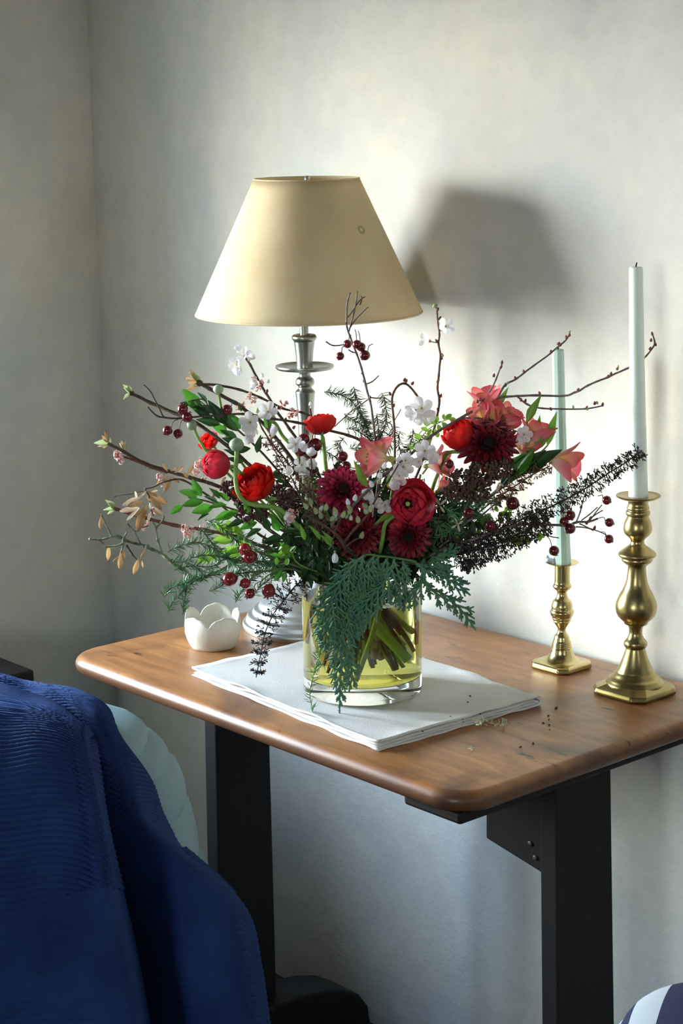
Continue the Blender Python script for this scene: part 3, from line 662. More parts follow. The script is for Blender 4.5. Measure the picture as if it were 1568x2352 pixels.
ch = thing('armchair', 'pale blue upholstered chair back, its seamed edge showing beside the blue throw', 'armchair', at(200, 2300, 2.1).xy.to_3d())
cr_ = V((RC[0][0], RC[1][0], 0)).normalized(); cf = V((-0.646*-1, 0, 0)); cf = V((RC[0][2], RC[1][2], 0)).normalized()
def pad(name, pts_r, d0, d1, m, root, left=-170):   # puffed band between two silhouette heights: (px, py) list top to bottom on the right edge
    b = MB(); rows = []; n = len(pts_r)
    for i, (px, py) in enumerate(pts_r):
        s = i/(n-1); puff = math.sin(PI*min(max(s, 0.0), 1.0))**0.35
        row = []
        P = at(px, py, (d0+d1)/2); Q = at(left, py, (d0+d1)/2); Q.z = P.z
        half = (d1-d0)/2*(0.80+0.20*puff)
        for k in range(20):
            a = 2*PI*k/20; ca, sa = math.cos(a), math.sin(a)
            ex = 0.5
            X = math.copysign(abs(ca)**ex, ca); Y = math.copysign(abs(sa)**ex, sa)
            ln = (P-Q).length/2; mid = (P+Q)/2
            row.append(mid + cr_*(ln*X - 0.004*(1-puff)*(1 if X > 0 else -1)) + cf*(half*Y))
        rows.append(row)
    b.grid(rows, close_u=True); b.face([k for k in range(20)]); b.face([(n-1)*20+k for k in reversed(range(20))])
    return part(name, b, m, root, True, 60)
pad('back_panel', [(120, 1606), (170, 1622), (205, 1642), (258, 1658), (296, 1668), (322, 1682), (340, 1702), (347, 1712)], 1.98, 2.14, CHAIR, ch)
pad('back_panel', [(340, 1700), (356, 1712), (372, 1730), (386, 1752), (393, 1763)], 1.98, 2.14, CHAIR, ch)
pad('back_panel', [(388, 1752), (402, 1766), (414, 1795), (424, 1822), (430, 1842), (431, 1850)], 1.98, 2.14, CHAIR, ch)
pad('back_panel', [(424, 1840), (436, 1862), (445, 1900), (453, 1935), (457, 1958), (452, 1978), (450, 2000)], 1.98, 2.14, CHAIR, ch)
pad('seat_body', [(446, 1985), (470, 2020), (500, 2120), (512, 2250), (520, 2420), (522, 2560)], 1.93, 2.20, CHAIR, ch)
pad('arm', [(150, 1800), (185, 1830), (212, 1900), (232, 2000), (258, 2150), (285, 2350), (310, 2600), (318, 2900), (312, 2990)], 1.74, 1.96, CHAIR, ch, -150)
pad('arm', [(300, 1960), (360, 2030), (440, 2110), (500, 2230), (530, 2400), (545, 2600), (550, 2800), (545, 2860)], 1.86, 2.04, CHAIR, ch, 150)
zl = at(300, 2560, 2.07).z
for (px, d) in ((-100, 1.80), (250, 1.80), (-120, 2.15), (470, 2.12)):
    P = at(px, 2500, d); b = MB(); b.tube([V((P.x, P.y, 0.0)), V((P.x, P.y, max(0.1, zl+0.02)))], [0.014, 0.02], 12); part('leg', b, DARKWOOD, ch, True, 40)

pc = at(1640, 2400, 1.98); pz = zat(pc.x, pc.y, 2296)
pf = thing('striped_pouf', 'round navy and white striped pouf at the lower right', 'pouf', (pc.x, pc.y, 0))
PST = bpy.data.materials.new('navy_stripe'); n_, l_, p_ = nodes_of(PST); p_.inputs['Roughness'].default_value = 0.85
tcn = n_.new('ShaderNodeTexCoord'); vl = n_.new('ShaderNodeVectorMath'); vl.operation = 'DOT_PRODUCT'; vl.inputs[1].default_value = tuple(cr_*0.94+cf*0.34)
l_.new(tcn.outputs['Object'], vl.inputs[0]); mo = n_.new('ShaderNodeMath'); mo.operation = 'PINGPONG'; mo.inputs[1].default_value = 0.035; l_.new(vl.outputs['Value'], mo.inputs[0])
cp = n_.new('ShaderNodeMath'); cp.operation = 'LESS_THAN'; cp.inputs[1].default_value = 0.016; l_.new(mo.outputs[0], cp.inputs[0])
mx_ = n_.new('ShaderNodeMix'); mx_.data_type = 'RGBA'; l_.new(cp.outputs[0], mx_.inputs['Factor']); mx_.inputs['A'].default_value = (0.022, 0.026, 0.07, 1); mx_.inputs['B'].default_value = (0.62, 0.66, 0.68, 1)
l_.new(mx_.outputs['Result'], p_.inputs['Base Color'])
RP = 0.105; b = MB(); hp = pz
b.lathe(dense([(0.002, RP*0.9), (0.06, RP), (hp-0.10, RP*1.02), (hp-0.05, RP*0.97), (hp-0.02, RP*0.78), (hp-0.004, RP*0.4), (hp, 0.001)], 5), (pc.x, pc.y, 0), 48); part('cover', b, PST, pf)
b = MB(); rows = [[V((pc.x+(RP*0.985+0.004*math.cos(a))*math.cos(2*PI*k/48), pc.y+(RP*0.985+0.004*math.cos(a))*math.sin(2*PI*k/48), hp-0.055+0.004*math.sin(a))) for k in range(48)] for a in (0, PI/3, 2*PI/3, PI, 4*PI/3, 5*PI/3)]
b.grid(rows, close_u=True, close_v=True); part('piping', b, mat('white_piping', (0.7, 0.75, 0.78), 0.8), pf)

# ------------------------------------------------------------------ shared plant pieces
def petal_mb(L, W, cup=0.15, curl=0.2, base=0.25, wid=0.6, tip=0.0, notch=0.0, nu=6, nv=4, ruf=0.0, fold=0.0, seed=0):
    """blade along +Y, width along X, face +Z; cup lifts the edges, curl bends the tip up"""
    b = MB(); rows = []; uvs = []
    nu += 1
    for i in range(nu+1):
        s = 1-(1-i/nu)**1.55
        if s < wid: wd = base+(1-base)*math.sin(PI/2*s/wid)
        else:
            q = (s-wid)/(1-wid); wd = math.sqrt(max(0, 1-q*q))*(1-tip)+tip*(1-q)
        wd = max(wd, 0.03)
        row = []; ur = []
        for j in range(nv+1):
            x = 2*j/nv-1
            y = s*L - notch*L*(1-abs(x))*max(0, (s-0.75)/0.25)
            z = cup*W*wd*x*x + curl*L*s*s + fold*W*wd*abs(x)
            if ruf: z += ruf*W*s*math.sin(x*7+seed*2.1+s*4); y += ruf*0.5*W*s*math.sin(x*9+seed)
            row.append(V((x*W*wd, y, z))); ur.append((j/nv, s))
        rows.append(row); uvs.append(ur)
    b.grid(rows, uvs); return b
def PM(name, m, *a, **k): return petal_mb(*a, **k).mesh(name, m)
LEAF_MESH = {}
def leafmesh(kind):
    if kind not in LEAF_MESH:
        spec = {'dark': (LEAFD, dict(L=1, W=0.20, cup=0.35, curl=-0.12, base=0.12, wid=0.42, tip=0.75, nu=6, fold=0.25)),
                'bright': (LEAFB, dict(L=1, W=0.26, cup=0.25, curl=-0.10, base=0.12, wid=0.45, tip=0.6, nu=6, fold=0.22)),
                'lime': (LEAFL, dict(L=1, W=0.32, cup=0.2, curl=0.1, base=0.15, wid=0.5, tip=0.2, nu=5, fold=0.15)),
                'soft': (LEAFA, dict(L=1, W=0.16, cup=0.3, curl=-0.15, base=0.15, wid=0.4, tip=0.9, nu=7, fold=0.2)),
                'tan': (TAN, dict(L=1, W=0.16, cup=0.18, curl=0.12, base=0.1, wid=0.62, tip=0.3, nu=7, ruf=0.30, seed=2)),
                'pale': (TANP, dict(L=1, W=0.16, cup=0.2, curl=0.1, base=0.2, wid=0.6, tip=0.3, nu=5, ruf=0.15)),
                'bud': (BUDL, dict(L=1, W=0.26, cup=0.9, curl=0.18, base=0.4, wid=0.4, tip=0.8, nu=5))}[kind]
        LEAF_MESH[kind] = petal_mb(**spec[1]).mesh('leaf_'+kind, spec[0])
    return LEAF_MESH[kind]
def leaf(root, kind, a, d, roll=None, face=None, name='leaf'):
    """leaf from base a to tip d (bouquet points); the blade faces the viewer unless told"""
    A, D = B(a), B(d); y = (D-A); L = y.length; y.normalize()
    f = V(face) if face else cdir(rnd(-.5, .3), rnd(0.0, .8), rnd(.5, 1)); z = (f - y*f.dot(y)).normalized(); x = y.cross(z)
    R3 = Matrix((x, y, z)).transposed()
    if roll: R3 = R3 @ Matrix.Rotation(roll, 3, 'Y')
    return place(root, leafmesh(kind), name, A, R3, L)

def berry_mb(m):
    b = MB(); b.ball((0, 0, 0), 1.0, 14, 10, sq=(1, 1, 0.97))
    for k in range(5):
        a = 2*PI*k/5; b.tube([V((0.12*math.cos(a), 0.12*math.sin(a), -0.93)), V((0.26*math.cos(a), 0.26*math.sin(a), -1.13))], [0.09, 0.03], 4, 1)
    return b.mesh('berry', [m, CALYX])
BERRY_ME = berry_mb(BERRY)
def hip_mb():
    b = MB(); b.lathe(dense([(-1.0, 0.22), (-0.92, 0.45), (-0.6, 0.86), (-0.1, 1.0), (0.45, 0.88), (0.85, 0.5), (1.08, 0.16)], 2), seg=14)
    for k in range(6):
        a = 2*PI*k/6; b.tube([V((0.16*math.cos(a), 0.16*math.sin(a), -0.95)), V((0.42*math.cos(a), 0.42*math.sin(a), -1.28))], [0.10, 0.03], 4, 1)
    return b.mesh('rosehip', [HIP, CALYX])
HIP_ME = hip_mb()
def bud_mb(m):
    b = MB(); b.lathe(dense([(0, 0.35), (0.35, 0.5), (0.9, 0.38), (1.35, 0.06)], 2), seg=7); return b.mesh('bud', m)
BUD_R, BUD_G, BUD_W = bud_mb(BUDR), bud_mb(BUDL), bud_mb(WHITEP)
def flower_core():
    b = MB(); b.lathe([(-0.30, 0.05), (-0.22, 0.13), (-0.02, 0.17), (0.03, 0.10)], seg=8, mi=0)
    for k in range(9):
        a = 2*PI*k/9; r = 0.26 if k % 2 else 0.18; T = V((r*math.cos(a), r*math.sin(a), 0.34+0.06*(k % 3))); b.tube([V((0.06*math.cos(a), 0.06*math.sin(a), 0.0)), T], 0.014, 4, 1)
        b.ball(T, 0.038, 5, 4, 2)
    return b.mesh('flower_centre', [mat('rosy_calyx', (0.36, 0.20, 0.12), 0.6), WHITEP, STAMEN])
CORE = flower_core()
CH_PET = [PM('cherry_petal', WHITEP, 1.0, 0.40, cup=0.35, curl=c, base=0.22, wid=0.62, notch=0.12, nu=5, nv=4, ruf=0.08, seed=s_) for c, s_ in ((0.10, 1), (0.32, 2), (0.75, 3))]
def blossom(root, p, d, rpx, op=0, roll=None):
    """five-petalled cherry flower; op 0 flat, 1 cupped, 2 half closed"""
    R3 = frame(cdir(*d), rnd(0, 6) if roll is None else roll); s = rpx*PXM
    o = place(root, CORE, 'blossom', B(p), R3, s); lift = (0.12, 0.45, 0.9)[op]
    for k in range(5):
        M = Matrix.Rotation(2*PI*k/5+rnd(-.12, .12), 4, 'Z') @ Matrix.Translation((0, 0.08, 0)) @ Matrix.Rotation(lift+rnd(-.15, .2), 4, 'X')
        link('petal', CH_PET[op], o, M)
    return o
def cluster_mb(seed, n=9):
    random.seed(seed); b = MB()
    for k in range(n):
        d = V((rnd(-1, 1), rnd(-1, 1), rnd(-.2, 1))).normalized(); R3 = frame(d, rnd(0, 6), (0, 0.3, 1)).to_4x4(); c = d*rnd(0.45, 0.75)
        b.tube([d*0.1, c], [0.05, 0.08], 5, 1)
        for q in range(5):
            pm = petal_mb(0.30, 0.14, 0.3, 0.2, 0.4, 0.6, nu=3, nv=2)
            b.add(pm, Matrix.Translation(c) @ R3 @ Matrix.Rotation(2*PI*q/5, 4, 'Z') @ Matrix.Rotation(0.35, 4, 'X'))
        b.ball(c, 0.07, 5, 4, 2)
    return b.mesh('floret_cluster', [PINKP, mat('pink_tube', (0.66, 0.22, 0.20), 0.6, trans=0.2), STAMEN])
CLUST = [cluster_mb(k, 8+k) for k in (1, 2, 3)]
random.seed(11)
def cluster(root, p, d, rpx): return place(root, random.choice(CLUST), 'blossom_cluster', B(p), frame(cdir(*d), rnd(0, 6)), rpx*PXM)

AX = V((VX, VY, 0))
BOFF = 2.3134 - depth_of((VX, VY, zat(VX, VY, 1219)))
def tail(P, down=None, spread=0.045):
    """path through the neck of the vase and down to the far side of its floor"""
    h = V((P.x-VX, P.y-VY, 0)); L = h.length; h = h/L if L > 1e-6 else V((1, 0, 0))
    h = Matrix.Rotation(rnd(-.9, .9), 3, 'Z') @ h
    k = spread*min(1, L/0.12)*rnd(0.55, 1.0)
    return [AX + h*k + V((0, 0, VRIM-0.005)), AX - h*rnd(0.0, 0.05) + V((0, 0, VBASE+(rnd(0.006, 0.07) if down is None else down)))]
class Plant:
    def __init__(s, name, label, cat, main, r0, r1, m, group=None, kinks=0.0, seg=6, tails=True, down=None, n=5, mstem='stem', rt=None):
        pts = [B(p) for p in main]                   # tip first, vase last
        if tails: pts = pts + tail(pts[-1], down)
        s.root = thing(name, label, cat, pts[-1], group); s.mb = MB(); s.m = m; s.mstem = mstem
        s.path(pts, r0, r1, kinks, seg, n, raw=True)
    def path(s, pts, r0, r1, kinks=0.0, seg=6, n=5, raw=False):
        pts = pts if raw else [B(p) for p in pts]
        c = spline(pts, n); N = len(c)
        if kinks:
            c = [q + V((noise.noise(q*60), noise.noise(q*60+V((9, 0, 0))), noise.noise(q*60+V((0, 9, 0)))))*kinks if 0 < i < N-1 else q for i, q in enumerate(c)]
        r = [(r0+(r1-r0)*i/(N-1))*(1+(0.22*(i % 5 == 0) if kinks else 0)) for i in range(N)]
        s.mb.tube(c, r, seg); s.last = c; return c
    def nub(s, p, r): s.mb.ball(B(p), r, 7, 5)
    def done(s, name=None): return part(name or s.mstem, s.mb, s.m, s.root)
    def buds(s, pts, me, size, name='bud', up=(0, 1, 0.2)):
        for p in pts: place(s.root, me, name, B(p), frame(cdir(up[0]+rnd(-.6, .6), up[1]+rnd(-.4, .3), up[2]+rnd(-.4, .4)), 0, (1, 0, 0)), size*PXM)
    def berry(s, p, r, att, me=None, name='berry', hang=None):
        P = B(p); A = B(att); d = (A-P).normalized() if hang is None else cdir(*hang)
        s.mb.tube(spline([A, A.lerp(P, 0.5)+V((0, 0, 0.004)), P + d*r*PXM*0.9], 4), 0.00055, 5)
        place(s.root, me or BERRY_ME, name, P, frame(d, rnd(0, 6), (1, 0, 0)), r*PXM)
def along(pts, n):
    c = spline([B(p) for p in pts], 12); L = [0]
    for i in range(1, len(c)): L.append(L[-1]+(c[i]-c[i-1]).length)
    out = []
    for k in range(n):
        s = L[-1]*(k+0.5)/n; i = next(i for i in range(1, len(L)) if L[i] >= s); t = (s-L[i-1])/max(1e-9, L[i]-L[i-1])
        out.append((c[i-1].lerp(c[i], t), (c[i]-c[i-1]).normalized()))
    return out
def perp(t): return (t.orthogonal().normalized() @ Matrix.Identity(3)) if False else Matrix.Rotation(rnd(0, 2*PI), 3, t) @ t.orthogonal().normalized()

# ------------------------------------------------------------------ ranunculus
def shell_mb(r, th0, th1, dphi, flare, seed, nu=6, nv=6):
    b = MB(); rows = []; uvs = []
    for i in range(nu+1):
        s = i/nu; row = []; ur = []
        for j in range(nv+1):
            x = 2*j/nv-1; wd = (0.35+0.65*math.sin(PI/2*min(1, s/0.6)))*(1 if s < .7 else math.sqrt(max(0.05, 1-((s-.7)/.3)**2*0.55)))
            th = th0+(th1-th0)*s*(1-0.07*x*x) + 0.04*math.sin(3*x+seed)*s; ph = dphi*x*wd
            rr = r*(1+flare*s*s+0.035*math.sin(5*x+seed)*s)
            row.append(V((rr*math.sin(th)*math.cos(ph), rr*math.sin(th)*math.sin(ph), -rr*math.cos(th)))); ur.append((j/nv, s))
        rows.append(row); uvs.append(ur)
    b.grid(rows, uvs); return b
SHELL = {}
def shell(m, *a):
    k = (m.name,)+a
    if k not in SHELL: SHELL[k] = shell_mb(*a).mesh('petal', m)
    return SHELL[k]
def sepals(root, c, R3, s, n=5):
    me = LEAF_MESH.setdefault('sepal', petal_mb(1.0, 0.36, 0.6, 0.45, 0.4, 0.45, tip=0.6, nu=5).mesh('sepal', BUDG))
    for k in range(n):
        M = R3 @ Matrix.Rotation(2*PI*k/n, 3, 'Z') @ Matrix.Rotation(0.25, 3, 'X')
        place(root, me, 'sepal', c - R3 @ V((0, 0, 1.0*s)), M, 1.1*s)
def ranunculus(label, p, d, rpx, layers, m, stem, eye=True, roll=0.0, group='red ranunculus flowers', sep=True, sr=0.0026):
    c = B(p); R3 = frame(cdir(*d), roll); s = rpx*PXM
    base = c - R3 @ V((0, 0, 1.0*s))
    P = Plant('ranunculus', label, 'ranunculus', [base, base - R3 @ V((0, 0, 0.5*s))] + stem, sr*0.9, sr, GSTEM, group, seg=8, n=5)
    P.done()
    for (r, t0, t1, dp, fl, n, ph) in layers:
        me = shell(m, r, math.radians(t0), math.radians(t1), dp, fl, 1.0+ph)
        for k in range(n):
            M = R3 @ Matrix.Rotation(2*PI*k/n+ph, 3, 'Z') @ Matrix.Rotation(rnd(-.05, .05), 3, 'X'); place(P.root, me, 'petal', c, M, s*rnd(0.97, 1.03))
    if eye:
        b = MB(); b.ball((0, 0, 0), 0.13, 8, 6, 0); 
        for k in range(14):
            a = 2*PI*k/14; b.tube([V((0.12*math.cos(a), 0.12*math.sin(a), -.1)), V((0.23*math.cos(a), 0.23*math.sin(a), 0.06))], [0.03, 0.035], 4, 1)
        place(P.root, b.mesh('flower_centre', [PISTIL, EYE]), 'flower_centre', c + R3 @ V((0, 0, eye*s)), R3, s)
    if sep: sepals(P.root, c, R3, s)
    return P
OPEN = [(0.52, 20, 150, 0.75, 0.0, 5, 0.0), (0.66, 20, 142, 0.75, 0.0, 5, 0.5), (0.78, 15, 134, 0.75, 0.0, 5, 1.0), (0.88, 12, 124, 0.75, 0.02, 5, 0.2), (0.97, 8, 112, 0.75, 0.05, 5, 0.8)]
BOWL = [(0.45, 20, 140, 0.75, 0.0, 5, 0.0), (0.60, 20, 128, 0.75, 0.05, 5, 0.5), (0.74, 15, 116, 0.75, 0.1, 6, 1.0), (0.86, 12, 106, 0.7, 0.16, 6, 0.2), (0.95, 8, 97, 0.65, 0.24, 6, 0.8)]
SHUT = [(0.70, 20, 172, 0.9, -0.02, 4, 0.0), (0.80, 15, 166, 0.8, 0.02, 4, 0.5), (0.89, 12, 150, 0.75, 0.05, 4, 1.1), (0.97, 8, 132, 0.7, 0.08, 5, 0.3)]
FULL = [(0.32, 20, 165, 0.8, 0.0, 4, 0.3), (0.42, 20, 155, 0.75, 0.02, 5, 0.9), (0.52, 20, 144, 0.75, 0.05, 5, 0.0), (0.63, 20, 132, 0.75, 0.1, 5, 0.5), (0.74, 15, 120, 0.75, 0.14, 6, 1.0), (0.86, 12, 109, 0.7, 0.2, 6, 0.2), (0.95, 8, 99, 0.65, 0.28, 6, 0.8)]

# ------------------------------------------------------------------ strap-petalled chrysanthemums
def chrys(label, p, d, rpx, m, stem, roll=0.0, drop=0.0):
    c = B(p); R3 = frame(cdir(*d), roll); s = rpx*PXM
    P = Plant('chrysanthemum', label, 'chrysanthemum', [c - R3 @ V((0, 0, 0.12*s)), c - R3 @ V((0, 0, 0.7*s))] + stem, 0.0024, 0.0028, GSTEM, 'dark red chrysanthemums', seg=7)
    P.done()
    for li, (L, W, el, n, cu) in enumerate(((1.0, 0.125, 2, 21, -0.06), (0.94, 0.12, 13, 20, -0.02), (0.82, 0.11, 24, 18, 0.02), (0.68, 0.10, 37, 15, 0.08), (0.50, 0.085, 52, 12, 0.18))):
        me = PM('petal', m, L-0.1, W, cup=0.5, curl=cu, base=0.45, wid=0.6, tip=0.25, notch=0.06, nu=5, nv=2)
        for k in range(n):
            M = R3 @ Matrix.Rotation(2*PI*(k+0.5*(li % 2))/n+rnd(-.06, .06), 3, 'Z'); off = M @ V((0, 0.1, 0.02*li))
            place(P.root, me, 'petal', c + off*s, M @ Matrix.Rotation(math.radians(el-drop*(li < 2)+rnd(-7, 7)), 3, 'X') @ Matrix.Rotation(rnd(-.25, .25), 3, 'Y'), s*rnd(0.9, 1.05))
    b = MB(); b.ball((0, 0, 0.04), 0.29, 12, 6, sq=(1, 1, 0.7)); random.seed(5)
    for k in range(60):
        a = k*2.4; r = 0.30*math.sqrt(k/60); q = V((r*math.cos(a), r*math.sin(a), 0.12)); b.tube([q, q*1.15+V((0, 0, 0.09))], [0.022, 0.016], 4)
    place(P.root, b.mesh('flower_centre', EYE), 'flower_centre', c + R3 @ V((0, 0, 0.06*s)), R3, s)
    b = MB(); b.lathe([(-0.30, 0.06), (-0.16, 0.24), (-0.02, 0.34), (0.02, 0.2)], seg=12); place(P.root, b.mesh('calyx', BUDG), 'calyx', c, R3, s)
    return P

# ------------------------------------------------------------------ alstroemeria
TEP_O = PM('tepal', ALST, 1.0, 0.34, cup=0.22, curl=-0.14, base=0.14, wid=0.72, tip=0.0, ruf=0.05, nu=7, nv=4)
TEP_I = PM('tepal', ALSTY, 1.0, 0.24, cup=0.25, curl=-0.10, base=0.18, wid=0.7, tip=0.1, ruf=0.05, nu=7, nv=3)
def trumpet(root, p, d, lpx, op=0.45, roll=0.0):
    """flower whose base is at p and which opens along d"""
    R3 = frame(cdir(*d), roll); s = lpx*PXM; c = B(p)
    b = MB(); b.lathe([(-0.20, 0.035), (-0.15, 0.075), (-0.05, 0.10), (0.02, 0.08)], seg=8, mi=0)
    for k in range(5):
        a = 2*PI*k/5; T = V((0.11*math.cos(a)+0.02, 0.11*math.sin(a), 0.66)); b.tube([V((0.03*math.cos(a), 0.03*math.sin(a), 0)), T*0.6, T], 0.012, 4, 1); b.ball(T, 0.03, 5, 4, 2)
    o = place(root, b.mesh('floret', [PISTIL, ALST, mat('anther', (0.22, 0.25, 0.18), 0.7)]), 'floret', c, R3, s)
    for k in range(6):
        inner = k % 2; M = Matrix.Rotation(2*PI*k/6, 4, 'Z') @ Matrix.Translation((0, 0.05, 0)) @ Matrix.Rotation(PI/2-op*(0.85 if inner else 1.0)+rnd(-.08, .08), 4, 'X')
        link('tepal', TEP_I if inner else TEP_O, o, M)
    return o

# ------------------------------------------------------------------ conifers and seed heads
def needles(P, paths, nlen, m, per_cm=16, ang=0.9, name='needles', r0=0.00029):
    b = MB(); random.seed(len(paths)*7+int(nlen))
    for pts in paths:
        c = spline([B(q) for q in pts], 10); L = sum((c[i+1]-c[i]).length for i in range(len(c)-1)); n = int(L*100*per_cm)
        for (q, t) in along(pts, n):
            u = perp(t); an = ang*rnd(0.7, 1.45); dn = (t*-math.cos(an)+u*math.sin(an)+V((0, 0, 0.1))).normalized(); l = nlen*PXM*rnd(0.55, 1.3)
            s = dn.cross(V((rnd(-1, 1), rnd(-1, 1), rnd(-1, 1)))).normalized()*r0*1.9; o = len(b.v); h = dn.cross(s).normalized()*r0*0.9
            mid = q+dn*l*0.5
            b.v.extend([tuple(q-s*.6), tuple(q+s*.6), tuple(mid+s+h), tuple(mid-s+h), tuple(q+dn*l), tuple(mid-h)])
            for f in ((0, 1, 2, 3), (3, 2, 4), (1, 0, 5), (1, 5, 2), (5, 0, 3), (2, 5, 4), (5, 3, 4)): b.face([o+k for k in f])
    o = part(name, b, m, P.root, False); o['kind'] = 'stuff'
    random.seed(int(nlen)+len(paths)); return o
def scaly(b, pts, r0, r1):
    """thread of overlapping scale leaves: a tube whose radius steps like stacked cones"""
    L = sum((pts[i+1]-pts[i]).length for i in range(len(pts)-1)); n = max(3, int(L/0.0017)); rows = []
    c = []
    for k in range(n+1):
        s = L*k/n; acc = 0
        for i in range(len(pts)-1):
            l = (pts[i+1]-pts[i]).length
            if acc+l >= s-1e-9: c.append(pts[i].lerp(pts[i+1], min(1, max(0, (s-acc)/max(l, 1e-9))))); break
            acc += l
    P, R = [], []
    for k in range(len(c)-1):
        r = r0+(r1-r0)*k/max(1, len(c)-1); P += [c[k], c[k].lerp(c[k+1], 0.72)]; R += [r*0.72, r*1.25]
    P.append(c[-1]); R.append(r1*0.3); b.tube(P, R, 5)
def frond(root, pts, lens, side_n, m=CEDAR, fl=0.75, dense_=True, name='frond', droop=0.0):
    """flat cedar spray: a scaled axis with alternating side threads that fork again"""
    b = MB(); c = spline([B(q) for q in pts], 8); scaly(b, c, 0.0019, 0.0010)
    face = cdir(-0.1, 0.25, 1)
    for k, (q, t) in enumerate(along(pts, side_n)):
        s = (k+0.5)/side_n; l = lens*PXM*(math.sin(PI*min(1, 0.12+s*0.95))**0.7)*rnd(0.75, 1.1)
        n = (face - t*face.dot(t)).normalized(); lat = t.cross(n)*(1 if k % 2 else -1)
        dr = (t*fl+lat*(1-fl*0.35)+n*rnd(-.18, .25)+V((0, 0, -droop))).normalized()
        e = q+dr*l; mid = q+dr*l*0.5+t*l*0.05; th_ = spline([q, mid, e+t*l*0.12+V((0, 0, -0.10*l))], 4); scaly(b, th_, 0.0018, 0.0009)
        if l > 14*PXM:
            for f_ in (0.35, 0.55, 0.72):
                for sg in (1, -1):
                    if rnd(0, 1) < 0.18: continue
                    z = th_[int(f_*(len(th_)-1))]; d2 = (dr*0.8+dr.cross(n)*sg*0.65+n*rnd(-.15, .15)).normalized(); scaly(b, [z, z+d2*l*rnd(0.22, 0.42)], 0.0016, 0.0008)
    return part(name, b, m, root)
def seeds(P, pts, n, spread, rb, m, name='seed_heads', stalk=0.6, taper=(1, 1), whorl=0):
    """tiny forked seed capsules packed round an axis"""
    b = MB(); random.seed(n)
    for k in range(n):
        ll = along(pts, n) if k == 0 else ll
        q, t = ll[k]; s = k/n
        if whorl: q, t = ll[min(n-1, int((int(s*whorl)+0.5+rnd(-.12, .12))*n/whorl))]
        sp = spread*(taper[0]+(taper[1]-taper[0])*s)*PXM; u = perp(t); l = sp*rnd(0.45, 1.1); e = q+(u+t*-rnd(-.3, .6)).normalized()*l
        b.tube([q, e], 0.0003, 3, caps=False)
        for j in range(random.choice((2, 3))):
            d = (u+V((rnd(-1, 1), rnd(-1, 1), rnd(-1, 1)))*0.9).normalized(); f = e+d*rb*PXM*rnd(1.2, 2.4)
            b.tube([e, f, f+d.cross(t)*rb*PXM*0.5], [rb*PXM*0.16, rb*PXM*0.30, rb*PXM*0.08], 4)
    o = part(name, b, m, P.root); o['kind'] = 'stuff'; random.seed(n+1); return o
def beads(P, c, rad, n, rb, m, name='seed_head', sq=(1, 1, 1), R=None):
    b = MB(); random.seed(n+3); C = B(c)
    for k in range(n):
        d = V((rnd(-1, 1), rnd(-1, 1), rnd(-1, 1))); d = d.normalized()*rnd(0.35, 1)**0.6
        q = C+RC @ V((d.x*sq[0], d.y*sq[1], d.z*sq[2]))*rad*PXM
        b.ball(q, rb*PXM*rnd(0.7, 1.2), 5, 4)
        if k % 3 == 0: b.tube([q, C.lerp(q, 0.4)], 0.0003, 3, caps=False)
    o = part(name, b, m, P.root); o['kind'] = 'stuff'; random.seed(n+4); return o

# ------------------------------------------------------------------ the bouquet: branches reaching left
random.seed(21)
p = Plant('viburnum_branch', 'dark bare branch pointing up left to a pale green leaf bud above crab apples', 'branch',
    [(300, 903, -2), (345, 925, -2), (400, 948, -1), (450, 972, 0), (530, 1030, 1), (630, 1120, 1), (730, 1230, 0)], 0.0021, 0.0026, BARK, kinks=0.0012)
for a, d in (((302, 905), (281, 892)), ((302, 902), (279, 885)), ((300, 905), (284, 921)), ((304, 900), (296, 882)), ((303, 906), (290, 908))): leaf(p.root, 'bud', (*a, -2), (*d, -1.6), name='leaf_bud')
p.nub((302, 903, -2), 0.0034); p.done()

p = Plant('viburnum_branch', 'dark forked branch tipped by a dry brown leaf bud, with fading pink blossom', 'branch',
    [(452, 876, -3), (480, 892, -3), (540, 926, -3), (575, 950, -2.5), (620, 990, -2), (680, 1070, -1), (760, 1210, 0)], 0.0022, 0.0027, BARK, kinks=0.001)
p.path([(458, 882, -3), (500, 885, -3.5), (550, 895, -4), (600, 914, -4), (650, 938, -4), (695, 948, -4), (716, 958, -4)], 0.0017, 0.0013, 0.0006)
p.path([(716, 958, -4), (713, 945, -3.8), (712, 930, -3.5)], 0.001, 0.0012)
for a, d in (((455, 878), (436, 849)), ((455, 876), (424, 871)), ((456, 876), (430, 856)), ((458, 880), (429, 881)), ((457, 885), (428, 896)), ((456, 880), (441, 858)), ((459, 884), (440, 890))): leaf(p.root, 'tan' if rnd(0, 1) < .5 else 'bud', (*a, -3), (*d, -2.6), name='leaf_bud')
for x, y, r in ((550, 936, 14), (576, 912, 16), (592, 882, 15), (585, 920, 12), (649, 931, 16), (676, 948, 16), (558, 930, 11), (668, 956, 12)): cluster(p.root, (x, y, -3), (-.4, .3, .7), r)
p.nub((458, 880, -3), 0.0042); p.buds([(712, 932, -3.5), (714, 938, -3.5)], BUD_W, 7); p.done()

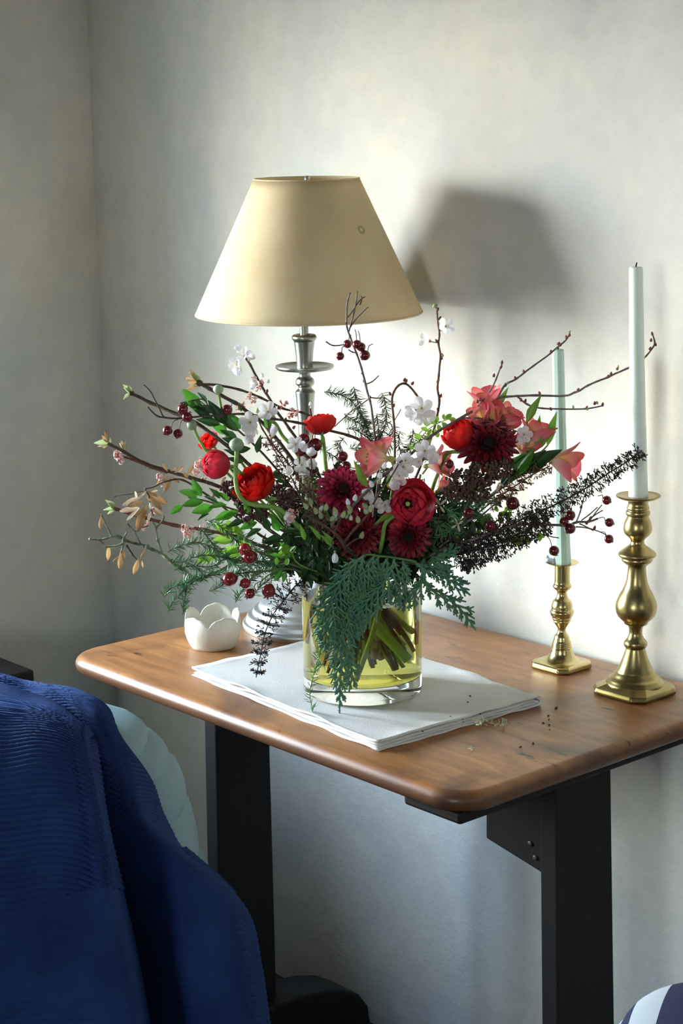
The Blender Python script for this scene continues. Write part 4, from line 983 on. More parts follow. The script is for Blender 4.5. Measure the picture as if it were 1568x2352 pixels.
p = Plant('viburnum_branch', 'reddish flowering branch ending at far left in pale leaf buds and small pink blossom', 'branch',
    [(248, 1018, 2), (285, 1038, 2), (330, 1063, 2), (370, 1078, 2), (440, 1098, 3), (520, 1125, 3), (620, 1185, 2), (720, 1260, 1)], 0.0020, 0.0026, BARK, kinks=0.001)
for a, d in (((250, 1018), (232, 1000)), ((250, 1018), (243, 988)), ((250, 1020), (215, 1020)), ((250, 1020), (224, 1028)), ((252, 1018), (251, 1003)), ((285, 1035), (279, 1010)), ((287, 1036), (292, 1012)), ((284, 1034), (272, 1018)), ((248, 1022), (235, 1030))): leaf(p.root, random.choice(('bud', 'tan', 'pale')), (*a, 2), (*d, 2.3), name='leaf_bud')
p.done()
q = p; q.mb = MB(); q.path([(278, 1048, 2.5), (310, 1058, 2.5), (350, 1075, 2.5), (385, 1086, 2.5)], 0.0012, 0.0014, 0.0004)
for (z, t) in along([(285, 1050, 2.5), (385, 1086, 2.5)], 26): q.mb.tube([z, z+perp(t)*0.004], [0.0007, 0.0004], 4)
q.m = BARKR; q.done('flower_stalk')
for x, y, r in ((272, 1046, 13), (279, 1056, 13), (268, 1040, 9), (367, 1094, 11), (371, 1108, 11), (458, 1062, 14), (466, 1074, 14), (450, 1083, 12), (470, 1102, 11), (455, 1070, 12)): cluster(p.root, (x, y, 3), (-.3, -.1, .8), r)
for a, d in (((385, 1083), (372, 1063)), ((390, 1082), (410, 1075)), ((400, 1086), (425, 1072)), ((385, 1092), (360, 1118)), ((392, 1095), (378, 1132)), ((430, 1090), (445, 1068)), ((438, 1095), (460, 1086)), ((440, 1100), (418, 1086)), ((505, 1125), (520, 1095)), ((520, 1130), (545, 1140)), ((395, 1095), (412, 1110)), ((500, 1120), (490, 1145))): leaf(p.root, 'tan', (*a, 3), (*d, 3.3), name='dry_leaf')

p = Plant('viburnum_branch', 'red barked branch with a peach blossom cluster above the feathery juniper at left', 'branch',
    [(262, 1168, 3), (300, 1180, 3), (340, 1192, 3), (400, 1206, 3), (470, 1217, 3), (560, 1238, 3), (680, 1290, 1)], 0.0022, 0.0022, BARKR, kinks=0.0008)
for a, d in (((264, 1170), (238, 1150)), ((264, 1166), (244, 1157)), ((264, 1172), (236, 1176)), ((264, 1172), (246, 1183)), ((262, 1168), (250, 1160))): leaf(p.root, 'bud', (*a, 3), (*d, 3.3), name='leaf_bud')
for x, y, r in ((425, 1214, 14), (432, 1226, 15), (440, 1216, 12), (337, 1204, 10), (330, 1212, 9), (465, 1212, 9), (355, 1172, 10)): cluster(p.root, (x, y, 3.5), (-.3, 0, .9), r)
p.done()

p = Plant('lichen_branch', 'gnarled lichen-covered twig with hanging tan seed wings at lower left', 'branch',
    [(205, 1238, 4), (235, 1238, 4), (256, 1232, 4), (272, 1236, 4), (285, 1241, 4), (310, 1247, 4), (338, 1256, 4.5), (365, 1266, 4.5), (385, 1282, 5), (405, 1300, 5), (432, 1318, 5), (460, 1328, 5), (500, 1312, 4.5), (560, 1288, 4), (660, 1302, 2)], 0.0012, 0.0030, LICHEN, kinks=0.0022, n=7)
for w_ in ([(256, 1232, 4), (247, 1212, 4), (240, 1198, 4), (233, 1180, 4)], [(322, 1249, 4.2), (308, 1222, 4.2), (292, 1203, 4.2)], [(372, 1268, 4.5), (362, 1238, 4.5), (358, 1212, 4.5), (350, 1200, 4.5)], [(359, 1212, 4.5), (374, 1195, 4.5), (375, 1184, 4.5)],
           [(285, 1241, 4), (275, 1232, 4), (263, 1227, 4)], [(283, 1240, 4), (291, 1222, 4)], [(284, 1246, 4), (268, 1253, 4), (240, 1256, 4)], [(284, 1246, 4), (278, 1270, 4)], [(290, 1252, 4), (305, 1275, 4), (315, 1285, 4)], [(225, 1239, 4), (238, 1248, 4)], [(308, 1224, 4.2), (322, 1212, 4.2), (340, 1208, 4.2)]):
    p.path(w_, 0.0013, 0.0009, 0.001)
for x, y, r in ((460, 1328, .0045), (395, 1290, .0038), (338, 1256, .0032), (285, 1241, .0032), (362, 1240, .0025)): p.nub((x, y, 4.8), r)
p.done()
for a, d in (((233, 1182), (232, 1216)), ((250, 1252), (247, 1287)), ((278, 1265), (277, 1308)), ((272, 1278), (260, 1292)), ((284, 1262), (285, 1290)), ((318, 1282), (308, 1320)), ((332, 1262), (325, 1285)), ((326, 1288), (327, 1304)), ((255, 1258), (268, 1260)), ((228, 1242), (236, 1250))): leaf(p.root, 'tan', (*a, 4), (*d, 4.2), name='seed_wing')

p = Plant('dried_seed_branch', 'thin twig carrying a fan of papery tan maple keys at left', 'branch',
    [(333, 1122, 4), (352, 1118, 4), (380, 1106, 4), (420, 1103, 3.5), (480, 1140, 3), (600, 1230, 2), (720, 1290, 1)], 0.0009, 0.0018, BARKB, kinks=0.0006)
p.path([(333, 1122, 4), (342, 1140, 4), (345, 1165, 4), (352, 1185, 4)], 0.0012, 0.0008, 0.001)
p.path([(330, 1128, 4), (300, 1134, 4), (265, 1140, 4), (255, 1150, 4)], 0.0005, 0.0004, 0.0006)
p.done()
for a, d, k in (((338, 1125), (318, 1148), 'pale'), ((326, 1140), (281, 1165), 'pale'), ((332, 1150), (292, 1165), 'tan'), ((318, 1166), (274, 1176), 'pale'), ((320, 1166), (293, 1198), 'pale'), ((330, 1160), (318, 1222), 'tan'), ((335, 1140), (350, 1155), 'tan'), ((342, 1135), (385, 1160), 'tan'), ((350, 1145), (372, 1172), 'tan'), ((345, 1150), (345, 1172), 'pale'),
                ((352, 1165), (372, 1182), 'pale'), ((358, 1170), (366, 1185), 'tan'), ((340, 1128), (362, 1142), 'tan'), ((330, 1165), (310, 1188), 'tan'), ((315, 1145), (308, 1128), 'pale'), ((345, 1130), (364, 1128), 'tan'), ((338, 1160), (330, 1190), 'tan'), ((346, 1175), (340, 1200), 'pale')): leaf(p.root, k, (*a, 4), (*d, 4.5), name='seed_wing')

# crab apples, left
p = Plant('crab_apple_branch', 'dark crab apple branch running left across the bouquet with two apples hanging at its end', 'branch',
    [(340, 934, 3), (350, 945, 3), (362, 955, 3), (378, 958, 3), (410, 961, 3), (480, 955, 3), (560, 951, 2), (625, 962, 2), (680, 970, 2), (740, 986, 1), (800, 1000, 0), (840, 1025, -1), (850, 1090, -1)], 0.0009, 0.0022, BARK, kinks=0.0009)
p.path([(375, 957, 3), (362, 930, 3), (345, 900, 3), (330, 884, 3)], 0.0009, 0.0006, 0.0006); p.path([(470, 930, 3), (450, 918, 3), (420, 928, 3)], 0.0006, 0.0006)
p.path([(470, 956, 3), (478, 935, 3), (465, 917, 3), (440, 922, 3)], 0.0009, 0.0007, 0.0006)
for x, y, r, at_ in ((420, 940, 12.5, (440, 924)), (430, 958, 12, (440, 948)), (385, 989, 11.5, (412, 962)), (409, 996, 11, (420, 962)), (522, 941, 12, (545, 925)), (698, 1008, 13, (700, 975)), (724, 1022, 16, (722, 985)), (690, 1036, 13, (705, 990)), (715, 1042, 14, (720, 990)), (721, 1080, 11, (712, 1050)), (787, 1048, 12, (775, 1020)), (795, 1070, 11, (780, 1020))):
    p.berry((x, y, 3 if x < 600 else 2), r, (*at_, 2.5))
p.done()

p = Plant('crab_apple_branch', 'upright crab apple branch with five dark apples in front of the lampshade edge', 'branch',
    [(804, 672, -1), (797, 700, -1), (796, 728, -1), (797, 752, -1), (804, 775, -1), (818, 812, -1), (830, 845, -1), (840, 885, -1), (849, 920, -1), (856, 965, 0), (862, 1010, 0), (866, 1050, 0), (866, 1130, 0)], 0.0009, 0.0019, BARKG, kinks=0.0008)
for w_ in ([(799, 765, -1), (806, 745, -1), (813, 715, -1), (818, 690, -1), (820, 668, -1)], [(799, 728, -1), (815, 705, -1), (828, 688, -1), (838, 682, -1)], [(805, 750, -1), (816, 735, -1), (828, 722, -1), (846, 705, -1)], [(841, 882, -1), (855, 876, -1), (870, 863, -1)], [(848, 912, -1), (866, 914, -1), (878, 912, -1)],
           [(849, 913, -1), (825, 932, -1.5), (795, 955, -2), (768, 980, -2)], [(826, 700, -1), (830, 690, -1), (829, 680, -1)], [(800, 803, -1), (808, 808, -1), (818, 810, -1)], [(748, 785, -1), (765, 794, -1), (790, 791, -1)], [(866, 1040, 0), (880, 1030, 0), (886, 1034, 0)], [(862, 1010, 0), (880, 980, 0), (898, 968, 0)]): p.path(w_, 0.0009, 0.0007, 0.0007)
for x, y, r, at_ in ((798, 790, 10, (806, 770)), (820, 791, 10.5, (815, 757)), (829, 797, 10.5, (822, 760)), (838, 816, 12, (856, 790)), (781, 818, 9.5, (790, 795))): p.berry((x, y, -0.5 if x != 798 else -2), r, (*at_, -1))
p.buds([(831, 860, -1), (836, 878, -1), (850, 915, -0.8), (796, 745, -.8), (860, 985, 0)], BUD_R, 5); p.done()

# ------------------------------------------------------------------ winter cherry
W = [(560, 817, (-.4, .5, .6), 20, 0), (543, 838, (-.6, -.3, .6), 20, 0), (549, 845, (-.3, -.7, .5), 16, 1), (572, 826, (.3, .7, .5), 15, 1), (590, 884, (-.5, .1, .7), 16, 1)]
p = Plant('cherry_branch', 'dark cherry branch slanting up left to white blossom beside the lamp cup', 'branch',
    [(563, 822, 0), (575, 838, 0), (590, 868, 0), (610, 902, 0), (635, 945, 0.5), (665, 985, 1), (700, 1035, 2), (730, 1085, 2.5), (760, 1160, 2)], 0.0014, 0.0022, BARK, kinks=0.0009)
for x, y, d, r, o in W: blossom(p.root, (x, y, 1), d, r, o)
p.buds([(541, 803, 1), (552, 800, 1), (545, 805, 1), (615, 880, 1), (603, 866, .5), (548, 810, 1)], BUD_W, 7); p.buds([(600, 888, .5), (612, 902, .5), (640, 940, 1), (655, 968, 1), (672, 985, 1.2), (694, 1020, 2), (722, 1065, 2.5)], BUD_R, 7)
for x, y in ((594, 892), (600, 880), (585, 870)): cluster(p.root, (x, y, 0.6), (-.5, 0, .6), 11)
p.done()
p = Plant('cherry_branch', 'brown cherry twig with white blossom in front of the lamp shaft', 'branch',
    [(588, 955, 2), (603, 985, 2), (625, 1020, 2), (660, 1062, 2), (695, 1115, 3), (740, 1200, 2)], 0.0009, 0.0018, BARKB, kinks=0.0008)
p.path([(625, 1020, 2), (618, 985, 2.5), (614, 950, 3)], 0.0011, 0.0009); p.path([(680, 1090, 3), (688, 1062, 3.5), (682, 1030, 3.5)], 0.0011, 0.0009); p.path([(706, 1130, 3), (716, 1090, 4), (714, 1050, 4)], 0.0011, 0.0009)
for x, y, d, r, o in ((574, 970, (-.3, .2, .9), 24, 0), (582, 985, (-.4, -.5, .7), 21, 1), (570, 1002, (0, -.7, .6), 17, 1), (615, 946, (-.2, .3, .9), 23, 0), (625, 1003, (.2, .8, .4), 21, 2), (678, 1021, (-.2, .3, .9), 19, 0), (690, 1028, (.5, .2, .7), 15, 1), (712, 1046, (.1, .6, .7), 17, 1), (693, 1068, (-.2, .1, .9), 19, 0), (711, 1066, (.5, .1, .8), 16, 1), (671, 1082, (-.6, .1, .6), 15, 1), (700, 1082, (0, -.5, .8), 16, 1)): blossom(p.root, (x, y, 3.6), d, r, o)
p.buds([(590, 948, 2), (630, 988, 2), (700, 1110, 4), (708, 1116, 4), (724, 1130, 4), (705, 1150, 4), (728, 1150, 4), (720, 1165, 4), (735, 1178, 5)], BUD_G, 9); p.done()
p = Plant('cherry_branch', 'slender upright cherry twig with two white flowers against the lamp shadow', 'branch',
    [(1001, 704, -3), (1003, 720, -3), (1006, 745, -3), (1009, 770, -3), (1007, 790, -3), (1011, 822, -3), (1007, 862, -3), (1005, 890, -3), (1008, 920, -3), (1003, 960, -3), (985, 1020, -2), (940, 1130, -1)], 0.0010, 0.0017, BARKB, kinks=0.0007)
blossom(p.root, (1023, 750, -2.5), (.35, .05, .9), 20, 0); blossom(p.root, (984, 783, -2.7), (-.85, .1, .3), 22, 1)
p.path([(1010, 758, -3), (1020, 752, -2.7)], .0006, .0006); p.path([(1007, 788, -3), (990, 785, -2.8)], .0006, .0006)
p.buds([(1003, 714, -3), (1009, 735, -3), (1013, 760, -3), (1004, 787, -3), (1014, 826, -3), (1004, 880, -3), (1011, 913, -3), (1007, 945, -3)], BUD_R, 7); p.buds([(996, 706, -3), (1000, 707, -3), (1016, 820, -3), (1006, 876, -3)], BUD_G, 7); p.done()
p = Plant('cherry_branch', 'arched cherry twig bending over like a hook to a double white blossom', 'branch',
    [(1003, 968, 0), (985, 945, 0), (967, 922, 0), (955, 905, 0), (942, 889, 0), (928, 880, 0), (914, 885, 0), (904, 900, 0), (900, 922, 0), (904, 960, 0), (906, 1000, 0), (906, 1060, 0), (895, 1160, 0)], 0.0014, 0.0015, BARKB, kinks=0.0006)
for x, y, d, r, o in ((968, 938, (-.2, .0, .9), 27, 0), (952, 944, (-.7, -.3, .6), 22, 1), (978, 950, (.3, -.5, .8), 23, 1), (964, 955, (-.1, -.7, .7), 20, 1)): blossom(p.root, (x, y, 0.7), d, r, o)
p.path([(906, 965, 0), (918, 945, 0), (920, 940, 0)], .0006, .0006); p.buds([(927, 876, 0), (932, 878, 0), (945, 884, 0), (897, 908, 0), (902, 935, 0), (905, 1000, 0)], BUD_R, 7); p.done()
p = Plant('cherry_branch', 'long grey cherry branch crossing to the right, its tip passing behind the tall white candle', 'branch',
    [(1498, 768, -8.5), (1503, 784, -8.5), (1500, 797, -8.5), (1484, 817, -8.5), (1460, 838, -8.5), (1437, 848, -8.5), (1395, 866, -7), (1350, 886, -7), (1320, 902, -5), (1290, 910, -2), (1230, 908, -1), (1160, 912, 1), (1138, 915, 2), (1100, 936, 3), (1050, 965, 4.5), (992, 1001, 6), (933, 1051, 7.5), (871, 1100, 8.5), (804, 1166, 9), (762, 1207, 8.5), (785, 1245, 8)], 0.0009, 0.0021, BARKG, kinks=0.0009)
p.path([(1090, 942, 3.2), (1120, 905, 3), (1139, 870, 3), (1152, 836, 3)], 0.0012, 0.0008, 0.0006); p.path([(1143, 914, 2), (1160, 884, 1.5), (1185, 870, 1), (1225, 840, 0), (1265, 811, -1), (1295, 786, -2), (1308, 770, -2)], 0.0013, 0.0009, 0.0007)
p.path([(1188, 911, .5), (1210, 928, .5), (1245, 938, 0), (1290, 940, -1), (1345, 939, -1), (1385, 932, -1)], 0.0012, 0.0008, 0.0007); p.path([(1060, 960, 4.3), (1105, 962, 4), (1150, 978, 4), (1195, 994, 4)], 0.0011, 0.0008, 0.0005)
p.buds([(1152, 836, 3), (1148, 846, 3), (1133, 866, 3), (1103, 922, 3.2), (1096, 926, 3.2), (1146, 905, 2), (1160, 888, 1.5), (1184, 872, 1), (1203, 857, .5), (1265, 811, -1), (1285, 795, -1.7), (1307, 773, -2), (1280, 792, -1.5), (1300, 778, -2), (1196, 922, .5), (1205, 924, .5), (1233, 933, 0), (1266, 942, -.5), (1365, 930, -1), (1383, 932, -1), (1345, 940, -1), (1240, 906, -1), (1325, 898, -5), (1395, 868, -7), (1402, 862, -7), (1416, 850, -7), (1498, 770, -8.5), (1505, 795, -8.5), (1491, 804, -8.5), (1494, 785, -8.5)], BUD_R, 6.5)
p.buds([(1418, 846, -7), (1306, 766, -2), (1372, 928, -1), (1348, 942, -1), (1316, 938, -1), (1163, 882, 1.5)], BUD_G, 6)
for x, y, d, r, o in ((1203, 998, (.1, .1, .95), 19, 0), (1198, 1006, (-.2, -.5, .8), 15, 1), (926, 1072, (.1, .2, .9), 23, 0), (918, 1092, (-.2, -.2, .9), 22, 0), (910, 1108, (-.3, -.5, .8), 18, 1), (975, 1036, (0, .3, .9), 23, 0), (988, 1050, (.4, -.1, .8), 20, 1), (962, 1060, (-.4, -.2, .8), 16, 1), (850, 1130, (-.3, -.4, .8), 20, 1), (861, 1146, (0, -.6, .7), 19, 1), (884, 1160, (.1, -.7, .6), 22, 0), (898, 1148, (.3, -.4, .8), 18, 1), (931, 1058, (.2, .5, .8), 18, 1)): blossom(p.root, (x, y, 8 if x < 1100 else 4.5), d, r, o)
p.buds([(881, 1076, 9), (873, 1098, 9), (855, 1118, 9), (800, 1160, 9.5), (772, 1185, 9.3), (814, 1150, 9.5)], BUD_W, 11); p.buds([(804, 1168, 9.5), (792, 1190, 9.3), (868, 1110, 9), (770, 1195, 9)], BUD_G, 10); p.done()
p = Plant('cherry_branch', 'budded brown cherry twig forking low at the front of the bouquet', 'branch',
    [(700, 1182, 8), (720, 1192, 8.5), (745, 1208, 9), (770, 1224, 9), (785, 1242, 9), (795, 1262, 8)], 0.0014, 0.0021, BARKB, kinks=0.0008)
p.path([(790, 1246, 9), (815, 1215, 9.5), (845, 1180, 9.5), (870, 1135, 9.5), (895, 1100, 9.5), (915, 1066, 9)], 0.0017, 0.0009, 0.0008); p.path([(768, 1222, 9), (775, 1205, 9.5), (783, 1190, 9.5)], 0.0011, 0.0008); p.path([(835, 1232, 9), (815, 1240, 9), (792, 1256, 8.5)], 0.0008, 0.0012); p.path([(770, 1224, 9), (762, 1248, 9.5), (768, 1262, 10)], .0009, .0006)
p.buds([(706, 1168, 8.5), (715, 1160, 8.5), (738, 1190, 9), (748, 1172, 9), (760, 1196, 9.5), (772, 1180, 9.5), (785, 1188, 9.5), (823, 1200, 9.8), (843, 1168, 9.8), (850, 1175, 9.8), (842, 1180, 9.8), (829, 1236, 9.5), (800, 1180, 9.5), (728, 1180, 9)], BUD_G, 12)
p.buds([(770, 1190, 9.5), (850, 1170, 9.8), (735, 1172, 9), (806, 1195, 9.5)], BUD_W, 9)
blossom(p.root, (769, 1270, 10.2), (0.0, -.85, .35), 18, 2); blossom(p.root, (668, 1186, 8), (-.3, -.2, .9), 16, 1); cluster(p.root, (672, 1180, 8), (-.2, 0, .9), 18); cluster(p.root, (664, 1195, 8), (-.2, -.3, .9), 14); p.done()

# ------------------------------------------------------------------ crab apples and hips at right and lower left
p = Plant('crab_apple_branch', 'grey crab apple branch reaching right in front of the green candle with seven red apples', 'branch',
    [(1372, 1191, 4), (1350, 1198, 4), (1322, 1200, 4), (1290, 1207, 4), (1240, 1203, 5), (1180, 1206, 6), (1130, 1222, 6), (1080, 1240, 6), (1030, 1256, 5), (950, 1290, 3)], 0.0012, 0.0024, BARKG, kinks=0.001)
for w_ in ([(1322, 1200, 4), (1332, 1175, 4), (1338, 1150, 4), (1342, 1136, 4)], [(1352, 1198, 4), (1365, 1180, 4), (1382, 1160, 4)], [(1330, 1203, 4), (1352, 1213, 4), (1362, 1219, 4)], [(1345, 1200, 4), (1362, 1185, 4), (1384, 1172, 4)], [(1244, 1204, 5), (1252, 1225, 5), (1265, 1233, 5), (1283, 1236, 5)], [(1322, 1210, 4), (1355, 1214, 4), (1392, 1228, 4)], [(1335, 1195, 4), (1352, 1182, 4), (1372, 1165, 4)]): p.path(w_, 0.0009, 0.0007, 0.0006)
for x, y, r, at_ in ((1309, 1183, 12, (1298, 1160)), (1295, 1197, 10.5, (1290, 1176)), (1309, 1214, 12.5, (1318, 1203)), (1393, 1149, 10.5, (1372, 1140)), (1399, 1200, 10.5, (1372, 1191)), (1398, 1238, 10.5, (1378, 1222)), (1272, 1265, 12, (1252, 1228))): p.berry((x, y, 4.6), r, (*at_, 4.3))
p.buds([(1333, 1168, 4.2), (1354, 1194, 4.2), (1346, 1204, 4.2), (1364, 1216, 4.2), (1250, 1203, 5)], BUD_R, 7); p.done()
p = Plant('crab_apple_branch', 'short twig with three dark red apples below the brown seed cluster at right', 'branch', [(1165, 1150, 6), (1150, 1148, 6), (1110, 1180, 5.5), (1075, 1198, 5), (1030, 1240, 4), (960, 1290, 3)], 0.0008, 0.0016, BARKG, kinks=0.0008)
for x, y, r, at_ in ((1177, 1156, 15, (1160, 1147)), (1076, 1178, 12, (1085, 1200)), (1127, 1208, 13, (1112, 1180)), (1032, 1066, 10, (1030, 1090))): p.berry((x, y, 6.5), r, (*at_, 6))
p.done()
p = Plant('rosehip_spray', 'spray of four round red rosehips drooping above the lamp foot', 'rosehips', [(575, 1322, 9), (610, 1312, 9), (650, 1306, 8), (720, 1315, 6)], 0.0009, 0.0016, mat('olive_stem', (0.10, 0.13, 0.05), 0.6), kinks=0.0005)
for x, y, r, at_ in ((528, 1330, 16, (600, 1312)), (563, 1340, 11.5, (605, 1325)), (574, 1363, 11.5, (600, 1335)), (617, 1357, 15, (632, 1315))): p.berry((x, y, 9.5), r, (*at_, 9), HIP_ME, 'rosehip')
p.path([(600, 1335, 9), (615, 1322, 9), (635, 1312, 8.5)], .0008, .0010); p.done()
p = Plant('rosehip_spray', 'pair of orange-red rosehips on the juniper at left', 'rosehips', [(585, 1262, 9), (600, 1270, 9), (650, 1290, 7), (730, 1312, 5)], 0.0009, 0.0016, MATS['olive_stem'], kinks=0.0005)
for x, y, r, at_ in ((563, 1262, 14, (590, 1262)), (573, 1279, 16.5, (600, 1270))): p.berry((x, y, 9.5), r, (*at_, 9), HIP_ME, 'rosehip')
p.done()

# ------------------------------------------------------------------ buddleia seed heads, dried astilbe
p = Plant('buddleia_seed_head', 'long dark dried buddleia spike pointing up right past the foot of the white candle', 'seed head', [(1474, 1034, 6), (1440, 1060, 6), (1400, 1085, 6), (1330, 1130, 6), (1260, 1166, 6), (1200, 1192, 6), (1130, 1228, 6), (1040, 1268, 5), (950, 1300, 3)], 0.0006, 0.0016, SEEDD)
p.done(); seeds(p, [(1040, 1268, 5), (1130, 1228, 6), (1200, 1192, 6), (1260, 1166, 6), (1330, 1130, 6), (1400, 1085, 6), (1440, 1060, 6), (1474, 1034, 6)], 620, 30, 4.4, SEEDD, taper=(1.2, 0.45))
p = Plant('buddleia_seed_head', 'dense black dried buddleia spike low at right beneath the grey crab apple branch', 'seed head', [(1262, 1192, 4), (1220, 1212, 4), (1170, 1236, 4), (1110, 1258, 4), (1030, 1280, 3.5), (950, 1302, 3)], 0.0006, 0.0016, SEEDD)
p.path([(1080, 1266, 4), (1072, 1282, 4), (1073, 1300, 4)], .0007, .0006); p.done(); seeds(p, [(1060, 1272, 4), (1110, 1258, 4), (1170, 1236, 4), (1220, 1212, 4), (1262, 1192, 4)], 560, 38, 4.6, SEEDD, taper=(1.1, 0.7)); beads(p, (1072, 1300, 4), 16, 40, 4, SEEDD, 'seed_cluster')
p = Plant('buddleia_seed_head', 'thin black seed spike hanging down over the pewter lamp foot', 'seed head', [(588, 1556, 11), (592, 1535, 11), (600, 1495, 11), (608, 1455, 11), (628, 1410, 10.5), (655, 1375, 9.5), (685, 1340, 8.5), (730, 1322, 6)], 0.0006, 0.0011, SEEDD, down=0.03)
p.done(); seeds(p, [(690, 1335, 8.5), (655, 1375, 9.5), (628, 1410, 10.5), (608, 1455, 11), (600, 1492, 11), (594, 1528, 11), (588, 1554, 11)], 300, 27, 3.6, SEEDD, taper=(1.2, 0.35), whorl=11)
p = Plant('astilbe_seed_head', 'fluffy brown dried seed plume under the big burgundy flower at right', 'seed head', [(1110, 1085, 6), (1090, 1120, 5.5), (1050, 1200, 4), (960, 1290, 3)], 0.0009, 0.0016, BARKB)
for c_, r_, n_b, k in (((1062, 1105, 6.5), 34, 220, 0), ((1110, 1088, 6.8), 36, 240, 1), ((1150, 1078, 6.5), 28, 160, 2), ((1090, 1128, 6.2), 34, 190, 3), ((1045, 1130, 6), 26, 120, 4)):
    p.path([c_, (1090, 1125, 5.8), (1080, 1150, 5)], .0006, .0009); beads(p, c_, r_, n_b, 3.4, SEEDB, 'seed_cluster', (1.1, .8, .8))
p.done()
p = Plant('sedum_seed_head', 'maroon beaded seed head tucked behind the open scarlet flower', 'seed head', [(530, 1125, 4), (560, 1170, 4), (640, 1230, 3), (740, 1290, 2)], 0.0009, 0.0016, BARKB)
for c_, r_ in (((528, 1122, 4.5), 24), ((548, 1142, 4.5), 22), ((565, 1180, 5), 24), ((600, 1178, 5), 18), ((655, 1150, 5), 26), ((630, 1130, 3), 20)): beads(p, c_, r_, 90, 3.6, SEEDR, 'seed_cluster'); p.path([c_, (600, 1200, 4), (660, 1245, 3)], .0006, .0009)
p.done()
p = Plant('heath_sprig', 'rusty dried heath sprig between the white blossoms in the middle', 'sprig', [(612, 1005, 1), (640, 1050, 1.5), (665, 1090, 2), (700, 1160, 2), (750, 1250, 1)], 0.0007, 0.0014, BARKR)
p.path([(665, 1090, 2), (680, 1120, 3), (700, 1160, 3), (740, 1240, 2)], .0008, .001); p.done(); seeds(p, [(612, 1005, 1), (640, 1050, 1.5), (668, 1095, 2.5), (700, 1160, 3), (735, 1220, 3)], 170, 17, 4, SEEDR); 
p = Plant('heath_sprig', 'tan dried heath sprig in front of the left red chrysanthemum', 'sprig', [(712, 1090, 5), (718, 1130, 6), (722, 1180, 6.5), (745, 1240, 6)], 0.0007, 0.0014, BARKB)
p.path([(735, 1140, 6), (728, 1180, 6.5), (740, 1230, 6)], .0006, .001); p.done(); seeds(p, [(712, 1090, 5), (718, 1130, 6), (722, 1180, 6.5), (745, 1240, 6)], 110, 20, 4, mat('tan_seed', (0.20, 0.12, 0.075), 0.8))

# ------------------------------------------------------------------ ranunculus flowers and buds
random.seed(33)
ranunculus('open scarlet ranunculus facing up left above the curled green stem', (583, 1108, 6), (-.42, .55, .60), 42, FULL, SCARLET, [(640, 1150, 5), (690, 1220, 3), (760, 1290, 2)], eye=False)
ranunculus('closed rose-red ranunculus bud lying sideways at left', (496, 1067, 5), (-.85, .12, .5), 32, SHUT, ROSE, [(550, 1085, 5), (600, 1125, 4), (680, 1230, 3)], eye=False)
ranunculus('scarlet ranunculus seen from behind, in front of the lamp shaft', (735, 968, 1), (-.1, .8, -.15), 32, BOWL, SCARLET, [(741, 1005, 1), (745, 1040, 1), (751, 1090, 1), (775, 1180, 1)], eye=0.35)
P4 = ranunculus('round rose-red ranunculus with green eye facing the viewer at the centre', (938, 1160, 9), (-.12, .12, .98), 44, [(0.50, 20, 158, 0.8, 0.0, 5, 0.0), (0.62, 20, 152, 0.8, 0.0, 5, 0.5), (0.73, 15, 146, 0.8, 0.0, 5, 1.0), (0.83, 12, 139, 0.8, 0.0, 5, 0.2), (0.92, 8, 130, 0.8, 0.02, 4, 0.8)], ROSE, [(905, 1185, 8), (884, 1205, 7.5), (878, 1240, 6.5), (868, 1275, 4)], eye=0.45)
me = shell(ROSE, 1.12, math.radians(10), math.radians(104), 0.95, 0.18, 3.0); R3 = frame(cdir(.25, .1, .95), 0)
for ph in (0.55, -0.45, 1.5): place(P4.root, me, 'petal', B((942, 1156, 8.4)), R3 @ Matrix.Rotation(ph, 3, 'Z'), 42*PXM)
leaf(P4.root, 'soft', (900, 1182, 8), (858, 1202, 9), name='stem_leaf')
ranunculus('crumpled deep scarlet ranunculus beside the big burgundy flower at right', (1050, 995, 4), (-.45, .62, .35), 36, [(0.35, 20, 168, 0.8, 0.0, 4, 0.2), (0.55, 20, 155, 0.8, 0.02, 4, 0.0), (0.72, 15, 142, 0.8, 0.03, 5, 0.6), (0.86, 12, 130, 0.8, 0.05, 5, 1.1), (0.97, 8, 115, 0.75, 0.08, 5, 0.3)], SCARLET, [(1030, 1040, 4), (1012, 1070, 4), (1000, 1100, 4), (960, 1200, 2)], eye=False)
ranunculus('small scarlet flower half hidden among dark leaves at far left', (478, 1011, 0), (-.4, .5, .5), 21, BOWL, SCARLET, [(505, 1050, 0), (580, 1130, 0), (720, 1270, 0)], eye=False, sr=0.0018)
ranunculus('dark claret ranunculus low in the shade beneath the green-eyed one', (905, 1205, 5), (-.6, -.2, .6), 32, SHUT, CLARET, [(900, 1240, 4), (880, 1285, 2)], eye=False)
def rbud(label, c, d, r, stem, sr=0.0024):
    C = B(c); R3 = frame(cdir(*d)); s = r*PXM
    P = Plant('ranunculus_bud', label, 'flower bud', [C - R3 @ V((0, 0, s*0.7))]+stem, sr*0.85, sr, GSTEM, 'green ranunculus buds', seg=8); P.done()
    b = MB(); b.lathe(dense([(-0.92, 0.25), (-0.75, 0.62), (-0.3, 0.96), (0.15, 1.0), (0.6, 0.74), (0.86, 0.32), (0.92, 0.05)], 2), seg=16); place(P.root, b.mesh('bud', BUDG), 'bud', C, R3, s)
    me = petal_mb(1.1, 0.42, 0.5, 0.45, 0.5, 0.5, tip=0.5).mesh('sepal', BUDG)
    for k in range(5): place(P.root, me, 'sepal', C + R3 @ V((0, 0, -0.98*s)), R3 @ Matrix.Rotation(2*PI*k/5, 3, 'Z') @ Matrix.Rotation(0.30, 3, 'X'), s*0.95)
